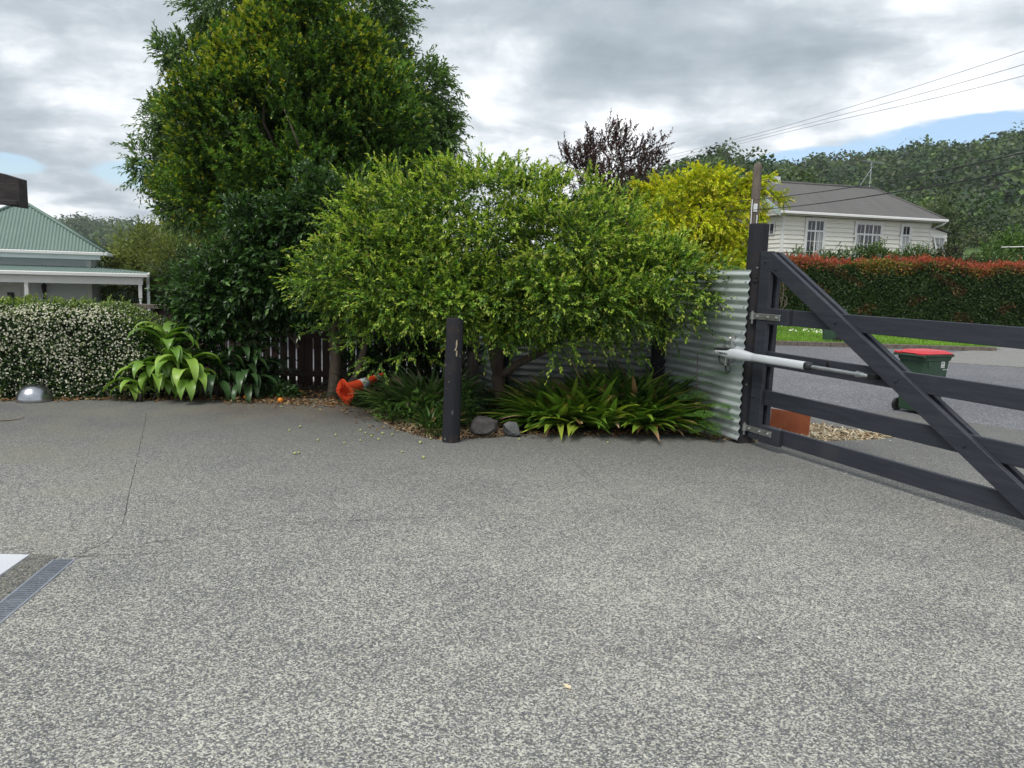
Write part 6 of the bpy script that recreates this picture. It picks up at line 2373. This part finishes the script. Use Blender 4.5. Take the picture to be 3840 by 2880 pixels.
# left gable
z = eZ - .16
while z < rZ - .35:
    zt = min(z + .20, rZ - .33)
    k0 = (z - (eZ - .16)) / (rZ - .30 - (eZ - .16))
    y0_, y1_ = Yr * k0 + .02, D_ - Yr * k0 - .02
    if y1_ - y0_ > .1:
        mb.prism([(-.040, z), (-.002, zt), (.05, zt), (.05, z)], 'y', y0_, y1_)
    z = zt
mb.box(.051, WX1 - .06, .051, D_ - .1, .3, eZ - .17)
mb.build('wall', 'cream_paint', RH)
mb = MB()
mb.cbox(-.03, .079, -.03, .079, .3, eZ - .14, .006)
mb.build('corner_board', 'trim_white', RH)
mb = MB()
mb.cbox(WX1 - .02, WX1 + .06, -.03, .05, .3, eZ - .14, .006)
mb.build('corner_board', 'trim_white', RH)
# roof: gable at the left, hip at the right
ox, oy_ = .42, .42
gl = -ox
er = WX1 + .55
mb = MB()
th = .06
a_, b_, c_, d_ = (gl, -oy_, eZ), (er, -oy_, eZ), (er - 1.5, Yr, rZ), (gl, Yr, rZ)
e_, f_ = (gl, D_ + oy_, eZ), (er, D_ + oy_, eZ)
vs = [a_, b_, c_, d_, e_, f_]
lo = [(x, y, z - th) for x, y, z in vs]
mb.add(vs + lo, [(0, 1, 2, 3), (3, 2, 5, 4), (1, 5, 2), (7, 6, 9, 8), (8, 9, 10, 11), (11, 7, 8), (0, 6, 7, 1), (1, 7, 11, 5), (5, 11, 10, 4), (4, 10, 9, 3), (3, 9, 6, 0)])
rr = mb.build('roof', 'dark_roof', RH)
mb = MB()
mb.tube([Vector(d_) + Vector((0, 0, .02)), Vector(c_) + Vector((0, 0, .02))], .06, 8)
mb.tube([Vector(b_) + Vector((0, 0, .02)), Vector(c_) + Vector((0, 0, .02))], .045, 8)
mb.build('ridge_caps', 'dark_roof', rr, smooth=True)
mb = MB()
mb.cbox(1.1, 1.45, Yr - .25, Yr + .1, rZ - .12, rZ + .24, .01)
mb.build('chimney', 'opener_grey', rr)
mb = MB()
mb.cbox(gl - .03, er, -oy_ - .13, -oy_ - .005, eZ - .12, eZ + .00, .02)
mb.build('gutter', 'trim_white', RH)
mb = MB()
for (p, q_) in ((a_, d_), (e_, d_)):
    p, q_ = Vector(p), Vector(q_)
    mb.add([tuple(p + Vector((-.03, 0, -.22))), tuple(q_ + Vector((-.03, 0, -.22))), tuple(q_ + Vector((-.03, 0, .02))), tuple(p + Vector((-.03, 0, .02))),
            tuple(p + Vector((-.002, 0, -.22))), tuple(q_ + Vector((-.002, 0, -.22))), tuple(q_ + Vector((-.002, 0, .02))), tuple(p + Vector((-.002, 0, .02)))],
           [(0, 1, 2, 3), (7, 6, 5, 4), (0, 4, 5, 1), (3, 2, 6, 7), (0, 3, 7, 4), (1, 5, 6, 2)])
mb.build('barge_boards', 'teal_trim', RH)
mb = MB()
mb.box(gl + .02, er - .02, -oy_ + .0, -.03, eZ - .15, eZ - .13)
mb.box(gl + .0, -.03, -.02, D_, eZ - .15, eZ - .13)
mb.build('soffit', 'cream_paint', RH)
mb = MB()
mb.tube([(er - .1, -oy_ - .06, eZ - .12), (er - .25, -oy_ - .02, eZ - .24), (WX1 + .10, -.05, eZ - .42)], .04, 8)
mb.build('downpipe', 'trim_white', RH, smooth=True)


def sash(x0_, x1_, z0_, z1_, ncol, zm, rows_low=3, cols_each=2, curtains=()):
    """casements with small panes: ncol lights; zm = transom height"""
    f = MB()
    f.cbox(x0_ - .10, x0_ - .001, -.075, -.041, z0_ - .05, z1_ + .10, .004)
    f.cbox(x1_ + .001, x1_ + .10, -.075, -.041, z0_ - .05, z1_ + .10, .004)
    f.cbox(x0_ - .001, x1_ + .001, -.075, -.041, z1_, z1_ + .10, .004)
    w = f.build('window', 'trim_white', RH)
    g = MB()
    g.box(x0_, x1_, -.048, -.0415, z0_, z1_)
    g.build('pane', 'window_glass', w)
    fr = MB()
    cw = (x1_ - x0_) / ncol
    for i in range(ncol + 1):
        x_ = x0_ + i * cw
        fr.box(max(x_ - .035, x0_), min(x_ + .035, x1_), -.068, -.0485, z0_, z1_)
    for i in range(ncol):
        xa, xb = x0_ + i * cw + .035, x0_ + (i + 1) * cw - .035
        for zz_ in (zm - .04, z1_ - .05, z0_):
            fr.box(xa + .0003, xb - .0003, -.0675, -.0485, zz_, zz_ + (.08 if zz_ == zm - .04 else .05))
        for j in range(1, cols_each):
            xm = xa + (xb - xa) * j / cols_each
            fr.box(xm - .011, xm + .011, -.063, -.0486, z0_ + .0503, zm - .0403)
            fr.box(xm - .011, xm + .011, -.063, -.0486, zm + .0403, z1_ - .0503)
        for j in range(1, rows_low):
            zq = z0_ + (zm - z0_) * j / rows_low
            fr.box(xa + .0003, xb - .0003, -.0625, -.0487, zq - .011, zq + .011)
    fr.build('frame', 'trim_white', w)
    for xa, xb in curtains:
        c = MB()
        c.box(xa, xb, -.0484, -.0482, z0_ + .05, zm - .05)
        c.build('curtain', 'curtain', w)


sash(1.24, 2.12, 2.7, 4.60, 2, 4.10, 3, 2, ((1.78, 2.06),))
sash(3.88, 5.22, 2.7, 4.55, 3, 4.06, 3, 2, ((3.93, 4.05), (4.95, 5.15)))
sash(6.42, 6.84, 3.2, 4.56, 1, 4.10, 2, 2, ((6.46, 6.80),))
# lean-to at the right end
LT = MB()
z = .3
while z < 4.25:
    zt = min(z + .20, 4.25)
    LT.prism([(-.040, z), (-.002, zt), (.05, zt), (.05, z)], 'x', WX1 + .07, 9.02)
    z = zt
LT.prism([(WX1 + .07, 4.25), (9.02, 4.25), (9.02, 4.31), (WX1 + .07, 4.52)], 'y', -.01, .05)
LT.box(WX1 + .07, 9.0, .051, 3.5, .3, 4.24)
lt = LT.build('lean_to', 'cream_paint', RH)
mb = MB()
mb.prism([(WX1 + .07, 4.56), (WX1 + .07, 4.60), (9.14, 4.37), (9.14, 4.33)], 'y', -.12, 3.6)
mb.build('roof', 'dark_roof', lt)
w = MB()
w.cbox(8.20, 8.27, -.088, -.041, 3.0, 4.10, .004)
w.cbox(8.80, 8.87, -.088, -.041, 3.0, 4.10, .004)
w.cbox(8.271, 8.799, -.088, -.041, 4.04, 4.10, .004)
w.box(8.515, 8.555, -.078, -.048, 3.0, 4.039)
ww = w.build('window', 'trim_white', RH)
w = MB()
w.box(8.271, 8.799, -.0475, -.0415, 3.0, 4.039)
w.build('pane', 'curtain', ww)
w = MB()
w.add([(8.20, -.075, 4.06), (8.24, -.42, 3.05), (8.28, -.42, 3.05), (8.24, -.075, 4.06), (8.20, -.095, 4.06), (8.24, -.44, 3.05), (8.28, -.44, 3.05), (8.24, -.095, 4.06)], [(0, 1, 2, 3), (7, 6, 5, 4), (0, 4, 5, 1), (3, 2, 6, 7)])
w.build('stay', 'trim_white', ww)
# gable window, porch and deck at the left end
w = MB()
w.cbox(-.08, -.042, .55, 2.1, 3.9, 4.45, .004)
wg = w.build('window', 'trim_white', RH)
w = MB()
for k in range(4):
    w.box(-.086, -.081, .62 + k * .36, .90 + k * .36, 3.95, 4.40)
w.build('pane', 'window_glass', wg)
w = MB()
w.box(-.30, -.05, 2.2, 2.32, .3, 3.2)
pc = MB()
pc.prism([(2.0, 4.30), (5.4, 4.30), (3.7, 5.35)], 'x', -1.9, -.45)
pc.build('porch_gable', 'cream_paint', RH)
pc = MB()
pc.prism([(1.75, 4.18), (3.7, 5.40), (5.65, 4.18), (5.65, 4.27), (3.7, 5.50), (1.75, 4.27)], 'x', -2.1, -.4)
pc.build('porch_roof', 'dark_roof', RH)
pc = MB()
pc.prism([(1.75, 4.05), (1.75, 4.17), (3.7, 5.39), (5.65, 4.17), (5.65, 4.05), (3.7, 5.27)], 'x', -2.14, -2.101)
pc.build('barge_boards', 'teal_trim', RH)
pc = MB()
for y_ in (2.1, 5.3):
    pc.cbox(-1.9, -1.78, y_, y_ + .12, .3, 4.299, .005)
pc.build('porch_posts', 'trim_white', RH)
pc = MB()
pc.cbox(-1.9, -1.82, 2.23, 5.29, 3.02, 3.10, .005)
pc.cbox(-1.9, -1.82, 2.23, 5.29, 2.12, 2.20, .005)
for k in range(26):
    y_ = 2.27 + k * .117
    pc.box(-1.88, -1.85, y_, y_ + .045, 2.201, 3.019)
pc.cbox(-1.9, -.1, 1.9, 2.10, 3.02, 3.10, .005)
pc.build('balustrade', 'trim_white', RH)
pc = MB()
pc.box(-1.9, -.06, 1.9, 5.4, .3, 2.11)
pc.build('deck', 'dark_iron', RH)

# aerial on the roof
an = empty('roof_aerial', Vector((12.2, 36.0, 0)) + Vector((math.cos(A14) * 6.75 - math.sin(A14) * 3.0, math.sin(A14) * 6.75 + math.cos(A14) * 3.0, rZ)), A14, label='television aerial on a braced mast above the dark grey house roof', cat='aerial')
mb = MB()
mb.tube([(0, 0, -.05), (0, 0, 1.22)], [.022, .022], 6)
mb.tube([(0, 0, .95), (-.72, -.15, .02)], [.016, .016], 6)
mb.tube([(-.10, 0, 1.20), (.12, 0, 1.14), (.12, 0, 1.06), (-.06, 0, 1.02)], [.016] * 4, 6)
mb.build('mast', 'steel', an)
mb = MB()
mb.tube([(-.55, 0, 1.36), (.72, 0, 1.26)], [.016, .016], 6)
for k in range(9):
    x_ = -.5 + k * .14
    mb.tube([(x_, -.28, 1.36 - (x_ + .55) * .08), (x_, .28, 1.36 - (x_ + .55) * .08)], [.008, .008], 4)
mb.tube([(0, 0, 1.2), (0, 0, 1.33)], [.018, .018], 6)
mb.build('elements', 'steel', an)
# garden line behind the hedge at the far right
wire([(22.6, 36.5, 3.62), (25.0, 35.5, 3.72), (28, 34.5, 3.85)], .03, 'pale straight washing line beyond the hedge near the right edge', 'trim_white', 'washing_line', None)

# ================================================================== HAZE
hzb = MB()
hzb.box(-1000, 1000, -80, 1300, -3, 140)
hm = bpy.data.materials.new('haze')
hm.use_nodes = True
ht = NT(hm.node_tree)
ht.n.clear()
ho = ht.node('ShaderNodeOutputMaterial')
hv = ht.node('ShaderNodeVolumePrincipled')
hv.inputs['Color'].default_value = (.86, .92, 1.0, 1)
hv.inputs['Density'].default_value = .00020
hv.inputs['Anisotropy'].default_value = .3
ht.l.new(hv.outputs[0], ho.inputs['Volume'])
MATS['haze'] = hm
tag(hzb.build('haze', 'haze'), kind='stuff')
